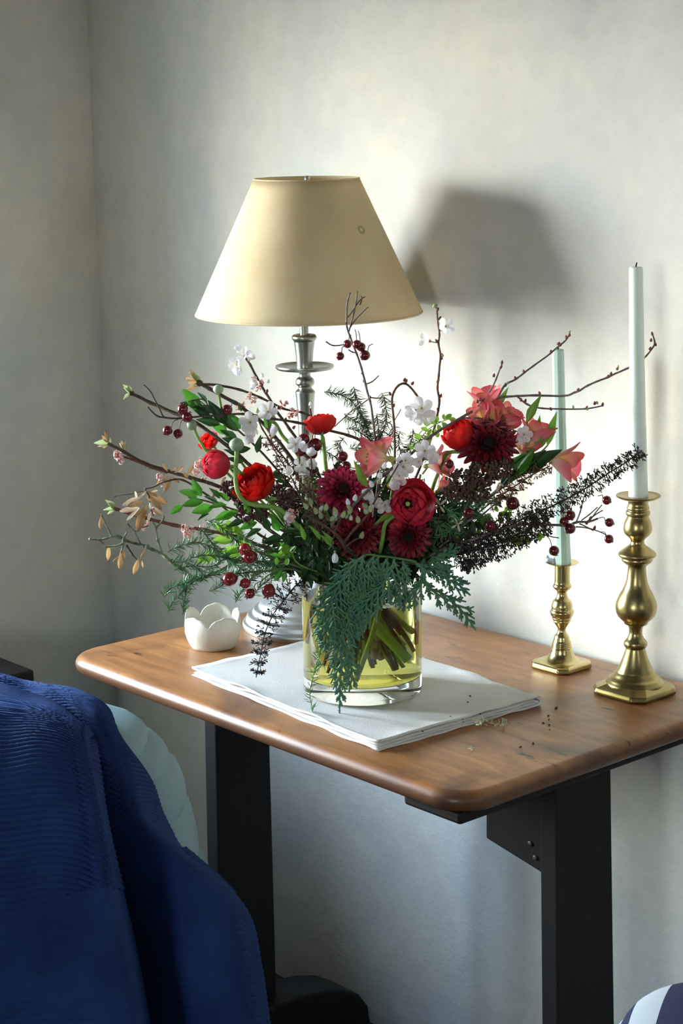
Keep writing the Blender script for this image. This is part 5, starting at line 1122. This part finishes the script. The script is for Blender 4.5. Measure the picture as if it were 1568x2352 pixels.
rbud('small round green bud highest on a straight pale stem at upper left', (501, 894, 0), (0.05, 1, .2), 11.5, [(504, 915, 0), (510, 950, 0), (516, 980, 0), (545, 1050, 0), (700, 1240, 0)], 0.0018)
rbud('round grey-green bud on a long stem curling under the open scarlet flower', (543, 1021, 7), (0, 1, .25), 16, [(543, 1045, 7), (541, 1075, 7), (541, 1105, 7.5), (546, 1130, 8), (560, 1150, 8), (585, 1160, 8), (615, 1163, 8), (645, 1172, 7.5), (690, 1215, 6)], 0.0029)
rbud('pale green bud tilted sideways beneath the dark glossy leaves at left', (440, 976, 3), (-.85, .2, .4), 12, [(448, 990, 3), (460, 1015, 3), (474, 1036, 3), (520, 1085, 3), (680, 1240, 2)], 0.0019)
rbud('green bud hidden behind white blossom on a thick curved stem left of the lamp shaft', (622, 962, 1), (-.4, .9, .2), 11, [(634, 975, 1), (648, 1000, 1), (668, 1022, 1.5), (684, 1046, 2), (705, 1090, 2), (770, 1220, 1)], 0.0024)

# ------------------------------------------------------------------ chrysanthemums
chrys('crimson chrysanthemum with dark centre left of the middle', (787, 1128, 5), (0.10, .50, .85), 66, GERB, [(800, 1200, 3), (815, 1280, 2)], drop=4)
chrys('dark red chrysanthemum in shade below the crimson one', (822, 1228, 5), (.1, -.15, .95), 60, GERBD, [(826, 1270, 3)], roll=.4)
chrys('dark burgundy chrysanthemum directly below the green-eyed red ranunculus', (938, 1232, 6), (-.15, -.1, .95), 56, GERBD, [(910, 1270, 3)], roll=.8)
chrys('large deep burgundy chrysanthemum with black centre high on the right', (1120, 1022, 4), (0.02, .30, .92), 72, GERBD, [(1090, 1090, 3), (1030, 1180, 2), (950, 1270, 1)], roll=.2)

# ------------------------------------------------------------------ alstroemeria
AS = mat('alstroemeria_stem', (0.22, 0.34, 0.10), 0.5)
p = Plant('alstroemeria', 'coral alstroemeria stem with two flowers opening left above the crimson chrysanthemum', 'alstroemeria', [(898, 1057, 4), (905, 1090, 3.5), (890, 1180, 2), (860, 1270, 1)], 0.0016, 0.0022, AS, 'coral alstroemeria')
trumpet(p.root, (893, 1054, 4), (-.95, .02, .30), 76, 0.52, 0.3); trumpet(p.root, (884, 1046, 1.5), (-.25, .93, .1), 46, 0.55, 0.8)
leaf(p.root, 'soft', (842, 1118, 5.5), (812, 1060, 6), face=cdir(-.3, .2, 1)); leaf(p.root, 'soft', (890, 1120, 3), (905, 1070, 3)); p.done()
p = Plant('alstroemeria', 'coral alstroemeria half hidden behind white blossom right of centre', 'alstroemeria', [(965, 1090, 3), (955, 1130, 2.5), (920, 1220, 1)], 0.0016, 0.0022, AS, 'coral alstroemeria')
trumpet(p.root, (982, 1070, 4), (.75, .15, .4), 58, 0.5, 0.2); trumpet(p.root, (1003, 1128, 4), (.7, .6, .3), 38, 0.5, 0.5); trumpet(p.root, (930, 1150, 5), (-.2, .95, .2), 48, 0.6, 0.1); p.path([(982, 1072, 4), (970, 1088, 3)], .0012, .0014); p.path([(1003, 1130, 4), (975, 1130, 3), (955, 1150, 2)], .0012, .0014); p.done()
p = Plant('alstroemeria', 'cluster of coral alstroemeria flowers above and behind the big burgundy flower', 'alstroemeria', [(1150, 1010, 1), (1120, 1090, 1), (1040, 1200, 1), (940, 1280, 1)], 0.0018, 0.0024, AS, 'coral alstroemeria')
for q, d, l, o, r in (((1122, 962, 1.5), (-.15, .98, .25), 78, 0.36, .2), ((1128, 968, 2), (-.75, .45, .5), 60, 0.5, .5), ((1135, 985, 2.5), (.45, .55, .7), 62, 0.55, .1), ((1148, 978, 2), (.5, .75, .35), 58, 0.5, .4), ((1118, 975, 3), (-.1, .5, .8), 52, 0.6, .0)): trumpet(p.root, q, d, l, o, r); p.path([q, (1140, 1000, 1.2), (1140, 1040, 1)], .0011, .0014)
leaf(p.root, 'soft', (1145, 935, 1), (1165, 888, 1)); p.done()
p = Plant('alstroemeria', 'alstroemeria stem at far right with a coral flower opening sideways before the green candle', 'alstroemeria', [(1258, 1060, 3), (1220, 1070, 3), (1160, 1110, 3), (1080, 1180, 2), (960, 1275, 1)], 0.0018, 0.0024, AS, 'coral alstroemeria')
trumpet(p.root, (1258, 1054, 3), (.93, -.18, .28), 80, 0.40, 0.25); trumpet(p.root, (1215, 1035, 2.5), (.35, .9, .2), 78, 0.42, 0.6); trumpet(p.root, (1200, 1045, 3), (.1, .6, .6), 50, 0.5, .2)
p.path([(1215, 1037, 2.5), (1205, 1060, 3), (1180, 1095, 3)], .0012, .0014); p.path([(1200, 1046, 3), (1195, 1065, 3), (1170, 1100, 3)], .0012, .0014)
for a, d in (((1210, 970, 3), (1240, 905, 3)), ((1258, 1022, 3), (1275, 945, 3)), ((1235, 1030, 3.5), (1236, 955, 3.5)), ((1238, 1030, 3), (1262, 990, 3.5))): leaf(p.root, 'soft', a, d, face=cdir(-.4, .1, .9))
p.path([(1210, 970, 3), (1212, 1010, 3), (1200, 1050, 3)], .001, .0012); p.path([(1258, 1022, 3), (1240, 1040, 3), (1210, 1060, 3)], .001, .0012); p.done()

# ------------------------------------------------------------------ leafy sprigs
def autoleaves(p, pts, n, kind, lpx, spread=0.8, lean=0.5, tj=1.0):
    for k, (q, t) in enumerate(along(pts, n)):
        n_ = cdir(rnd(-.4, .4), rnd(-.2, .8), 1); lat = t.cross(n_).normalized()*(1 if k % 2 else -1)
        d = (-t*lean*-1 + lat*spread + n_*rnd(-.3, .5)).normalized(); leaf(p.root, kind, q, q+d*lpx*PXM*rnd(.75, 1.15))
random.seed(41)
pts = [(436, 920, 2), (470, 940, 2), (510, 960, 2), (560, 1000, 2), (620, 1060, 2), (700, 1160, 1)]
p = Plant('evergreen_sprig', 'dark glossy leaf sprig pointing up left beside the topmost green bud', 'sprig', pts, 0.0009, 0.0018, BARK); p.done()
for a, d, k in (((458, 945), (421, 893), 'bright'), ((470, 938), (414, 922), 'dark'), ((500, 950), (446, 930), 'dark'), ((485, 960), (440, 935), 'dark'), ((505, 975), (450, 962), 'dark'), ((520, 975), (478, 920), 'dark'), ((545, 990), (500, 950), 'dark'), ((552, 985), (523, 948), 'bright'), ((520, 998), (486, 972), 'bright'), ((545, 1010), (505, 985), 'dark'), ((575, 1000), (560, 965), 'dark'), ((560, 1025), (510, 1005), 'dark'), ((575, 1030), (530, 1040), 'dark'), ((590, 1040), (598, 1000), 'dark'), ((620, 985), (607, 955), 'bright'), ((555, 945), (548, 925), 'dark'), ((500, 1045), (470, 1030), 'dark'), ((545, 1050), (515, 1030), 'dark'), ((560, 1060), (520, 1052), 'dark'), ((475, 925), (455, 900), 'dark'), ((530, 960), (508, 935), 'dark')): leaf(p.root, k, (*a, 2.5), (*d, 2.8))
pts = [(432, 1142, 5), (470, 1150, 5), (520, 1165, 5), (580, 1185, 5), (650, 1220, 4), (730, 1270, 2)]
p = Plant('evergreen_sprig', 'bright green glossy leaf sprig at left under the fallen pink blossom', 'sprig', pts, 0.0009, 0.0017, BARKB); p.done()
for a, d, k in (((452, 1142), (412, 1126), 'bright'), ((462, 1140), (442, 1102), 'bright'), ((466, 1152), (418, 1160), 'bright'), ((420, 1160), (392, 1180), 'bright'), ((490, 1165), (440, 1176), 'bright'), ((520, 1160), (478, 1165), 'bright'), ((500, 1155), (470, 1138), 'dark'), ((540, 1180), (492, 1192), 'bright'), ((480, 1180), (452, 1194), 'dark'), ((550, 1175), (510, 1190), 'bright'), ((560, 1195), (520, 1210), 'dark'), ((545, 1170), (545, 1150), 'dark'), ((590, 1200), (550, 1215), 'bright'), ((525, 1152), (500, 1130), 'bright'), ((575, 1180), (560, 1155), 'bright'), ((600, 1195), (590, 1160), 'dark'), ((620, 1215), (600, 1180), 'dark'), ((600, 1215), (560, 1235), 'dark'), ((640, 1220), (625, 1185), 'bright'), ((650, 1235), (600, 1245), 'dark'), ((505, 1145), (482, 1120), 'dark')): leaf(p.root, k, (*a, 5.5), (*d, 6))
pts = [(500, 1225, 3), (560, 1250, 3.5), (620, 1280, 3.5), (720, 1305, 2)]
p = Plant('lime_leaf_sprig', 'light green translucent leaf sprig behind the juniper and rosehips', 'sprig', pts, 0.0009, 0.0014, GSTEM); p.done()
for a, d in (((525, 1225), (485, 1205)), ((540, 1240), (490, 1245)), ((545, 1225), (520, 1195)), ((560, 1255), (520, 1275)), ((510, 1272), (455, 1295)), ((560, 1265), (505, 1275)), ((555, 1235), (545, 1205)), ((575, 1250), (540, 1235))): leaf(p.root, 'lime', (*a, 3), (*d, 3.5))
pts = [(680, 1256, 9), (672, 1275, 9), (690, 1298, 8), (740, 1315, 6)]
p = Plant('lime_leaf_sprig', 'tuft of small fresh green leaves under the front blossom left of the vase rim', 'sprig', pts, 0.0008, 0.0012, GSTEM); p.done()
for k in range(17):
    a = rnd(0, 2*PI); c = (652 + rnd(-20, 22), 1272+rnd(-12, 12)); leaf(p.root, 'lime' if k % 3 else 'bright', (*c, 9), (c[0]+math.cos(a)*20, c[1]+math.sin(a)*18, 9.5))
for a, d in (((648, 1310), (630, 1335)), ((655, 1312), (650, 1338)), ((640, 1308), (620, 1322)), ((735, 1240), (712, 1205)), ((760, 1255), (735, 1225)), ((700, 1240), (690, 1205)), ((765, 1250), (742, 1220))): leaf(p.root, 'soft' if a[0] > 690 else 'bright', (*a, 8.5), (*d, 9))
pts = [(1270, 1052, 4), (1235, 1070, 4), (1190, 1095, 4), (1140, 1130, 4), (1080, 1180, 3), (970, 1280, 2)]
p = Plant('evergreen_sprig', 'dark green pointed leaf sprig at right beside the sideways coral flower', 'sprig', pts, 0.0009, 0.0018, BARKR); p.done()
for a, d, k in (((1195, 1085), (1250, 1030), 'dark'), ((1205, 1080), (1288, 1030), 'dark'), ((1180, 1092), (1225, 1030), 'bright'), ((1170, 1100), (1240, 1062), 'dark'), ((1160, 1085), (1205, 1040), 'dark'), ((1185, 1105), (1218, 1110), 'dark'), ((1160, 1125), (1193, 1126), 'dark'), ((1140, 1138), (1170, 1146), 'dark'), ((1165, 1110), (1200, 1085), 'dark'), ((1150, 1120), (1185, 1075), 'dark'), ((1130, 1150), (1155, 1165), 'dark'), ((1210, 1085), (1255, 1065), 'dark')): leaf(p.root, k, (*a, 4.3), (*d, 4.6))
p = Plant('dry_leaf_sprig', 'rusty orange heath sprig under the dark pointed leaves at right', 'sprig', [(1262, 1070, 5), (1220, 1092, 5), (1170, 1125, 5), (1120, 1160, 5), (1030, 1230, 3)], .0007, .0012, BARKR); p.done()
seeds(p, [(1262, 1070, 5), (1220, 1092, 5), (1170, 1125, 5), (1125, 1158, 5)], 130, 14, 4.2, mat('rust_seed', (0.24, 0.10, 0.035), 0.8))
p = Plant('pistachio_sprig', 'small round-leaved pale green sprig under the arched cherry hook', 'sprig', [(1040, 960, 0), (1015, 968, 0), (985, 985, 0), (955, 1020, 0), (935, 1050, 0), (900, 1160, 0)], .0006, .0010, GSTEM); p.path([(1012, 968, 0), (985, 975, 0), (960, 1000, 0), (945, 1030, 0)], .0006, .0008); p.done()
for a, d in (((1020, 965), (1020, 950)), ((1022, 962), (1038, 952)), ((1005, 970), (1000, 955)), ((1000, 975), (985, 962)), ((990, 985), (985, 1005)), ((998, 985), (1006, 1005)), ((985, 990), (965, 985)), ((975, 1000), (988, 1020)), ((968, 1005), (950, 1000)), ((1015, 970), (1030, 985)), ((1005, 975), (1012, 992)), ((960, 1015), (975, 1030)), ((950, 1030), (935, 1025)), ((1030, 962), (1048, 966)), ((985, 978), (972, 965)), ((955, 1030), (966, 1048))): leaf(p.root, 'lime', (*a, 0.3), (*d, 0.5))
p = Plant('box_sprig', 'small yellow-green box leaves showing under the grey crab apple branch at right', 'sprig', [(1238, 1226, 4), (1200, 1232, 4), (1150, 1240, 4), (1080, 1260, 3.5), (980, 1295, 2)], .0006, .0012, BARKB); p.path([(1165, 1172, 4.5), (1150, 1200, 4.5), (1120, 1250, 4)], .0006, .0008); p.done()
for k in range(34):
    c = random.choice(((1150, 1185), (1165, 1168), (1125, 1215), (1110, 1195), (1180, 1240), (1095, 1230), (1060, 1240))); c = (c[0]+rnd(-16, 16), c[1]+rnd(-12, 12)); a = rnd(0, 6.3); leaf(p.root, 'lime', (*c, 4), (c[0]+15*math.cos(a), c[1]+15*math.sin(a), 4.3))
for a, d in (((1210, 1230), (1215, 1250)), ((1212, 1232), (1200, 1252)), ((1230, 1226), (1250, 1236)), ((1195, 1234), (1188, 1254)), ((1238, 1226), (1240, 1243))): leaf(p.root, 'lime', (*a, 4), (*d, 4.3))
p = Plant('hydrangea_skeleton', 'pale papery dried petals on a thin stalk right of the green-eyed ranunculus', 'dried flower', [(1010, 1165, 6), (1005, 1200, 5.5), (960, 1270, 3)], .0006, .0010, BARKB); p.done()
for a, d in (((1010, 1160), (998, 1142)), ((1010, 1160), (1026, 1148)), ((1010, 1162), (1020, 1178)), ((1008, 1162), (995, 1172)), ((1052, 1205), (1042, 1190)), ((1052, 1205), (1064, 1196)), ((1052, 1205), (1056, 1222)), ((1048, 1206), (1036, 1214)), ((1146, 1105), (1138, 1088)), ((1146, 1105), (1156, 1096)), ((1146, 1108), (1140, 1130)), ((1146, 1108), (1156, 1118))): leaf(p.root, 'pale', (*a, 6.6), (*d, 6.9), name='dry_petal')

# the dark leafy filling of the bouquet
FILL = [[(640, 1180, 0), (700, 1230, 0), (770, 1290, 0)], [(600, 1250, 1), (680, 1275, 1), (760, 1300, 1)], [(700, 1110, -1), (740, 1190, -1), (790, 1280, 0)], [(850, 1100, -3), (855, 1180, -2), (850, 1270, -1)], [(960, 1140, 0), (930, 1210, 0), (890, 1280, 0)], [(1040, 1170, 1), (980, 1230, 1), (910, 1290, 1)], [(1060, 1240, 2), (1000, 1265, 2), (930, 1300, 1)],
        [(760, 1130, 0), (790, 1200, 1), (820, 1280, 1)], [(690, 1240, 4), (740, 1270, 4), (790, 1305, 3)], [(860, 1200, 3), (860, 1250, 3), (850, 1300, 2)], [(990, 1250, 4), (950, 1275, 4), (900, 1300, 3)], [(640, 1130, 1), (690, 1190, 1), (770, 1270, 1)],
        [(650, 1215, 6), (700, 1255, 6), (760, 1295, 5)], [(700, 1210, 6), (735, 1250, 6), (780, 1300, 5)], [(690, 1330, 7), (720, 1318, 7), (770, 1312, 5)], [(740, 1345, 6.5), (755, 1325, 7), (785, 1312, 5)], [(880, 1240, 4), (880, 1275, 4), (860, 1310, 3)], [(960, 1320, 6), (930, 1310, 6), (890, 1308, 4)], [(1010, 1200, 3), (960, 1250, 3), (900, 1300, 2)], [(620, 1290, 4), (690, 1300, 4), (760, 1310, 3)], [(1030, 1110, 1), (1000, 1170, 1), (930, 1270, 1)], [(900, 1130, 0), (890, 1200, 0), (870, 1290, 0)],
        [(1120, 1180, 3), (1060, 1220, 3), (960, 1290, 2)], [(1085, 1125, 3), (1030, 1190, 3), (950, 1280, 2)], [(620, 1090, -1), (680, 1160, 0), (760, 1270, 0)], [(765, 1065, -3), (790, 1140, -2), (820, 1270, 0)], [(905, 1065, -4), (890, 1160, -2), (860, 1270, -1)], [(685, 1045, -2), (720, 1130, -1), (790, 1270, 0)]]
random.seed(51)
for k, pts in enumerate(FILL):
    p = Plant('evergreen_sprig', 'dark evergreen sprig deep in the middle of the bouquet', 'sprig', pts, .0008, .0016, BARK, 'dark evergreen sprigs filling the middle of the bouquet'); p.done()
    autoleaves(p, pts+[tuple(AX + (B(pts[-1])-AX).normalized()*0)] if False else pts, 30, 'dark', 38, lean=0.9); autoleaves(p, pts, 14, 'dark', 30, spread=1.0, lean=-.2)

# ------------------------------------------------------------------ juniper
def juniper(label, main, sides, nlen, m, den=15, wood=BARKB, thick=.0014, down=None):
    p = Plant('juniper_spray', label, 'conifer', main, .0005, thick, wood, 'juniper sprays', kinks=.0006, down=down)
    for s in sides: p.path(s, .0008, .0004, .0004)
    p.done(); needles(p, [list(reversed(main))] + sides, nlen, m, den)
juniper('feathery juniper spray spreading left over the white paper bowl', [(376, 1372, 6), (392, 1352, 6), (430, 1338, 6), (480, 1322, 6), (540, 1318, 5), (630, 1310, 4), (720, 1310, 2)],
    [[(560, 1312, 5), (500, 1265, 6), (450, 1245, 6), (405, 1258, 6), (385, 1268, 6)], [(600, 1305, 5), (540, 1285, 6), (470, 1275, 6.5), (420, 1290, 6.5), (395, 1290, 6.5)], [(450, 1330, 6), (420, 1358, 6.5), (395, 1385, 6.5), (385, 1405, 6.5)], [(430, 1338, 6), (425, 1370, 7), (420, 1412, 7)], [(580, 1290, 4), (540, 1240, 4), (500, 1205, 4), (470, 1195, 4)],
     [(540, 1318, 5), (510, 1345, 6), (480, 1358, 6)], [(590, 1312, 5), (560, 1350, 6), (540, 1385, 6)], [(500, 1265, 6), (470, 1225, 6), (455, 1210, 6)], [(620, 1300, 5), (570, 1240, 5.5), (545, 1225, 5.5)], [(470, 1325, 6), (445, 1300, 6.5), (400, 1310, 6.5)], [(640, 1300, 5), (600, 1290, 7), (560, 1300, 7)], [(520, 1278, 6), (490, 1300, 7), (450, 1300, 7)], [(650, 1310, 5), (600, 1345, 6), (580, 1370, 6)]], 23, JUNI, 19)
juniper('spiky dark juniper tip showing above the bouquet left of the upright crab apple branch', [(744, 900, -5), (775, 905, -5), (805, 920, -5), (830, 955, -5), (850, 1000, -5), (865, 1060, -4), (860, 1160, -2)],
    [[(845, 985, -5), (825, 935, -5), (812, 888, -5)], [(862, 1030, -5), (885, 975, -5), (885, 925, -5), (876, 902, -5)], [(850, 1010, -5), (820, 990, -5), (795, 985, -5)], [(858, 1040, -5), (870, 1000, -5), (865, 950, -5)], [(840, 980, -5), (810, 965, -5), (790, 950, -5)], [(865, 1050, -5), (840, 1030, -4.5), (800, 1030, -4.5)], [(862, 1070, -4), (900, 1010, -4.5), (898, 975, -4.5)]], 22, JUNID, 22)
juniper('thin dark juniper in the background between the scarlet flower and the coral alstroemeria', [(735, 1030, -4), (770, 1050, -4), (810, 1090, -4), (840, 1150, -3)], [[(780, 1060, -4), (775, 1030, -4), (790, 1005, -4)], [(800, 1080, -4), (760, 1085, -3), (735, 1090, -3)], [(810, 1090, -4), (830, 1060, -4), (825, 1030, -4)], [(820, 1110, -4), (790, 1110, -3), (760, 1120, -3)]], 20, JUNID, 18)
juniper('dark juniper behind the long cherry branch under the arched twig', [(948, 985, -3), (945, 1010, -3), (930, 1045, -3), (910, 1090, -3), (880, 1170, -2)], [[(935, 1035, -3), (960, 1015, -3), (985, 1000, -3)], [(925, 1055, -3), (915, 1020, -3), (918, 990, -3)], [(915, 1080, -3), (950, 1060, -3), (985, 1055, -3)], [(905, 1100, -3), (940, 1110, -3), (975, 1100, -3)], [(900, 1110, -3), (880, 1080, -3), (870, 1060, -3)]], 20, JUNID, 18)
juniper('green juniper tuft right of centre under the brown seed plume', [(1105, 1112, 5), (1110, 1140, 5), (1100, 1165, 5), (1060, 1195, 5), (1000, 1240, 4), (930, 1290, 2)], [[(1100, 1160, 5), (1130, 1150, 5.5), (1150, 1158, 5.5)], [(1080, 1180, 5), (1110, 1190, 5.5), (1140, 1200, 5.5)], [(1050, 1200, 5), (1040, 1175, 5.5), (1020, 1165, 5.5)], [(1040, 1215, 5), (1080, 1225, 5), (1110, 1240, 5)], [(1100, 1165, 5), (1085, 1140, 5.5), (1075, 1125, 5.5)], [(1020, 1225, 4.5), (1000, 1200, 5), (985, 1190, 5)]], 22, JUNI, 18)
juniper('wispy juniper tail hanging down the front left of the vase', [(719, 1642, 9.4), (712, 1600, 9.4), (716, 1565, 9.4), (728, 1520, 9.4), (740, 1465, 9.4), (756, 1400, 9.4), (775, 1340, 8.5), (800, 1310, 6)], [[(730, 1515, 9.4), (738, 1490, 9.6), (742, 1470, 9.6)], [(722, 1545, 9.4), (745, 1520, 9.6)]], 20, JUNI, 8, GSTEM, .0009, 0.03)

# ------------------------------------------------------------------ cedar draped over the vase
random.seed(61)
p = Plant('cedar_branch', 'blue-green cedar branch draped over the front of the vase', 'conifer', [(790, 1320, 9.3), (806, 1300, 9.6), (838, 1275, 9.8), (870, 1277, 9.5), (910, 1282, 9), (955, 1294, 7.5)], .0013, .0016, mat('cedar_stem', (0.10, 0.20, 0.06), 0.6)); p.done()
frond(p.root, [(838, 1275, 10), (806, 1304, 10.4), (775, 1350, 10.6), (755, 1400, 10.6), (748, 1455, 10.4), (748, 1512, 10.2)], 62, 26, fl=0.85, droop=.35)
frond(p.root, [(815, 1295, 10), (800, 1340, 10.2), (790, 1400, 10.2), (788, 1460, 10), (783, 1530, 9.8), (780, 1600, 9.6), (779, 1650, 9.5)], 52, 30, fl=0.85, droop=.35)
frond(p.root, [(905, 1283, 9.5), (895, 1318, 10), (868, 1355, 10.4), (835, 1392, 10.5), (815, 1440, 10.3), (812, 1480, 10)], 58, 24, fl=0.8, droop=.35)
frond(p.root, [(870, 1278, 9.6), (850, 1310, 9.8), (835, 1350, 9.8), (830, 1400, 9.7), (840, 1440, 9.7)], 52, 18, fl=0.8, droop=.35)
frond(p.root, [(925, 1288, 9), (925, 1320, 9.4), (910, 1350, 9.6), (885, 1385, 9.6)], 44, 13, fl=0.8, droop=.3)
frond(p.root, [(780, 1470, 10), (800, 1510, 10), (808, 1550, 9.8), (800, 1590, 9.6)], 34, 12, fl=0.8, droop=.3)
frond(p.root, [(822, 1285, 9.8), (795, 1330, 9.9), (775, 1385, 9.9), (768, 1430, 9.8), (765, 1480, 9.7)], 50, 22, fl=0.85, droop=.35)
frond(p.root, [(890, 1282, 9.4), (870, 1320, 9.7), (855, 1370, 9.8), (835, 1410, 9.7)], 50, 18, fl=0.8, droop=.3)
frond(p.root, [(860, 1277, 9.6), (830, 1320, 9.9), (815, 1370, 10), (805, 1420, 9.9)], 50, 18, fl=0.8, droop=.3)
p = Plant('cedar_branch', 'cedar spray fanning out to the right of the vase rim', 'conifer', [(1000, 1310, 7), (970, 1300, 7), (940, 1292, 7)], .0011, .0016, MATS['cedar_stem']); p.done()
frond(p.root, [(955, 1294, 8), (975, 1312, 8.5), (968, 1340, 8.8), (945, 1368, 9), (912, 1402, 9)], 44, 15, fl=0.8, droop=.25)
frond(p.root, [(965, 1298, 7), (1000, 1315, 7), (1035, 1335, 7), (1060, 1348, 7), (1080, 1368, 7)], 36, 15, fl=0.9)
frond(p.root, [(970, 1335, 7.5), (1005, 1365, 7.5), (1042, 1385, 7.5), (1070, 1415, 7.5), (1092, 1448, 7.5)], 38, 15, fl=0.9, droop=.2)
frond(p.root, [(960, 1296, 6.5), (1000, 1288, 6.5), (1030, 1270, 6.5), (1064, 1250, 6.5)], 30, 13, fl=0.9)
frond(p.root, [(955, 1300, 7), (985, 1300, 7), (1020, 1305, 7), (1045, 1300, 7)], 28, 10, fl=0.9)

# ------------------------------------------------------------------ stems standing in the water
random.seed(71)
def instem(name, label, pts, r, m, grp='stems standing in the vase water'):
    t = thing(name, label, 'stem', AX + V((0, 0, VBASE)), grp); b = MB(); b.tube(spline(pts, 6), r, 10); part('stem', b, m, t)
def inv(r, u, z): return AX + V((RC[0][0], RC[1][0], 0)).normalized()*r + V((RC[0][2], RC[1][2], 0)).normalized()*u + V((0, 0, z))
instem('flower_stem', 'thick bright green stem slanting down right inside the vase', [inv(-.020, .015, VRIM), inv(.004, .022, .815), inv(.046, .016, VBASE+.024)], 0.0058, WSTEM)
instem('flower_stem', 'straight green stem slanting down left inside the vase', [inv(.028, .03, VRIM), inv(.012, .038, .80), inv(-.008, .042, VBASE+.006)], 0.0030, WSTEM)
instem('woody_stem', 'brown woody stem leaning right inside the vase behind the green stem', [inv(-.01, -.01, VRIM), inv(.022, 0, .815), inv(.052, .01, VBASE+.032)], 0.0026, BARKB)
instem('woody_stem', 'grey cut stem ending upright in the middle of the vase water', [inv(.005, .0, VRIM), inv(.010, .004, .81), inv(.012, .008, VBASE+.026)], 0.0042, BARKG)
instem('woody_stem', 'brown woody stem against the left wall of the vase', [inv(-.03, .02, VRIM), inv(-.050, .015, .82), inv(-.058, .008, VBASE+.044)], 0.0036, BARKB)
instem('woody_stem', 'dark woody stem against the right wall of the vase', [inv(.05, -.01, VRIM), inv(.054, .0, .82), inv(.056, .01, VBASE+.04)], 0.0034, BARK)

# ------------------------------------------------------------------ bits fallen on the table
random.seed(81)
c0 = on(1128, 1662, NAPTOP-0.002); t = thing('lichen_tuft', 'pale green lichen sprig fallen at the napkin edge', 'lichen', c0); b = MB()
for k in range(34):
    x, y = rnd(-44, 48), 0; q = on(1128+x, 1660+x*0.05+rnd(-6, 8), (NAPTOP+0.0015) if x < -12 else TZ+0.003); e = q+V((rnd(-1, 1), rnd(-1, 1), rnd(0, .9)))*0.006
    b.tube([q, (q+e)/2+V((0, 0, .001)), e], [.0006, .0005, .0003], 4); b.tube([(q+e)/2, e+V((rnd(-1, 1), rnd(-1, 1), .3))*.003], [.0005, .0003], 4)
o = part('lichen_threads', b, mat('pale_lichen', (0.50, 0.56, 0.38), 0.9), t); o['kind'] = 'stuff'
t = thing('lichen_crumb', 'tiny pale lichen crumb on the bare wood before the napkin', 'lichen', on(1082, 1722, TZ)); b = MB()
for k in range(9): q = on(1082, 1722, TZ+.001); b.tube([q, q+V((rnd(-1, 1), rnd(-1, 1), rnd(.1, .8)))*.0045], [.0006, .0003], 4)
part('lichen_threads', b, MATS['pale_lichen'], t)[ 'kind'] = 'stuff'
b = MB(); b.ball((0, 0, 0), 1.0, 6, 4, sq=(1, .7, .6)); cm = b.mesh('seed_crumb', SEEDD)
def crumb(px, py, z, r, label, grp):
    o = link('seed_crumb', cm); P = on(px, py, z); o.location = P+V((0, 0, r*.5)); o.scale = (r, r, r); o.rotation_euler = (rnd(-.4, .4), rnd(-.4, .4), rnd(0, 6)); tag(o, label, 'crumb', grp)
for x, y, r in ((1079, 1600, .0016), (1074, 1614, .0014), (1090, 1638, .0013), (1102, 1641, .0018), (1062, 1653, .0011), (1081, 1654, .0012), (1034, 1646, .0010), (1063, 1659, .0010), (970, 1681, .0013)): crumb(x, y, NAPTOP, r, 'dark seed crumb fallen on the white napkin', 'seed crumbs on the napkin')
for x, y, r in ((1277, 1628, .0022), (1259, 1645, .0016), (1260, 1654, .0012), (1247, 1662, .0015), (1261, 1666, .0015), (1262, 1677, .0011), (1224, 1709, .0022), (1195, 1717, .0017)): crumb(x, y, TZ, r, 'dark seed crumb fallen on the bare wood right of the napkin', 'seed crumbs on the table top')
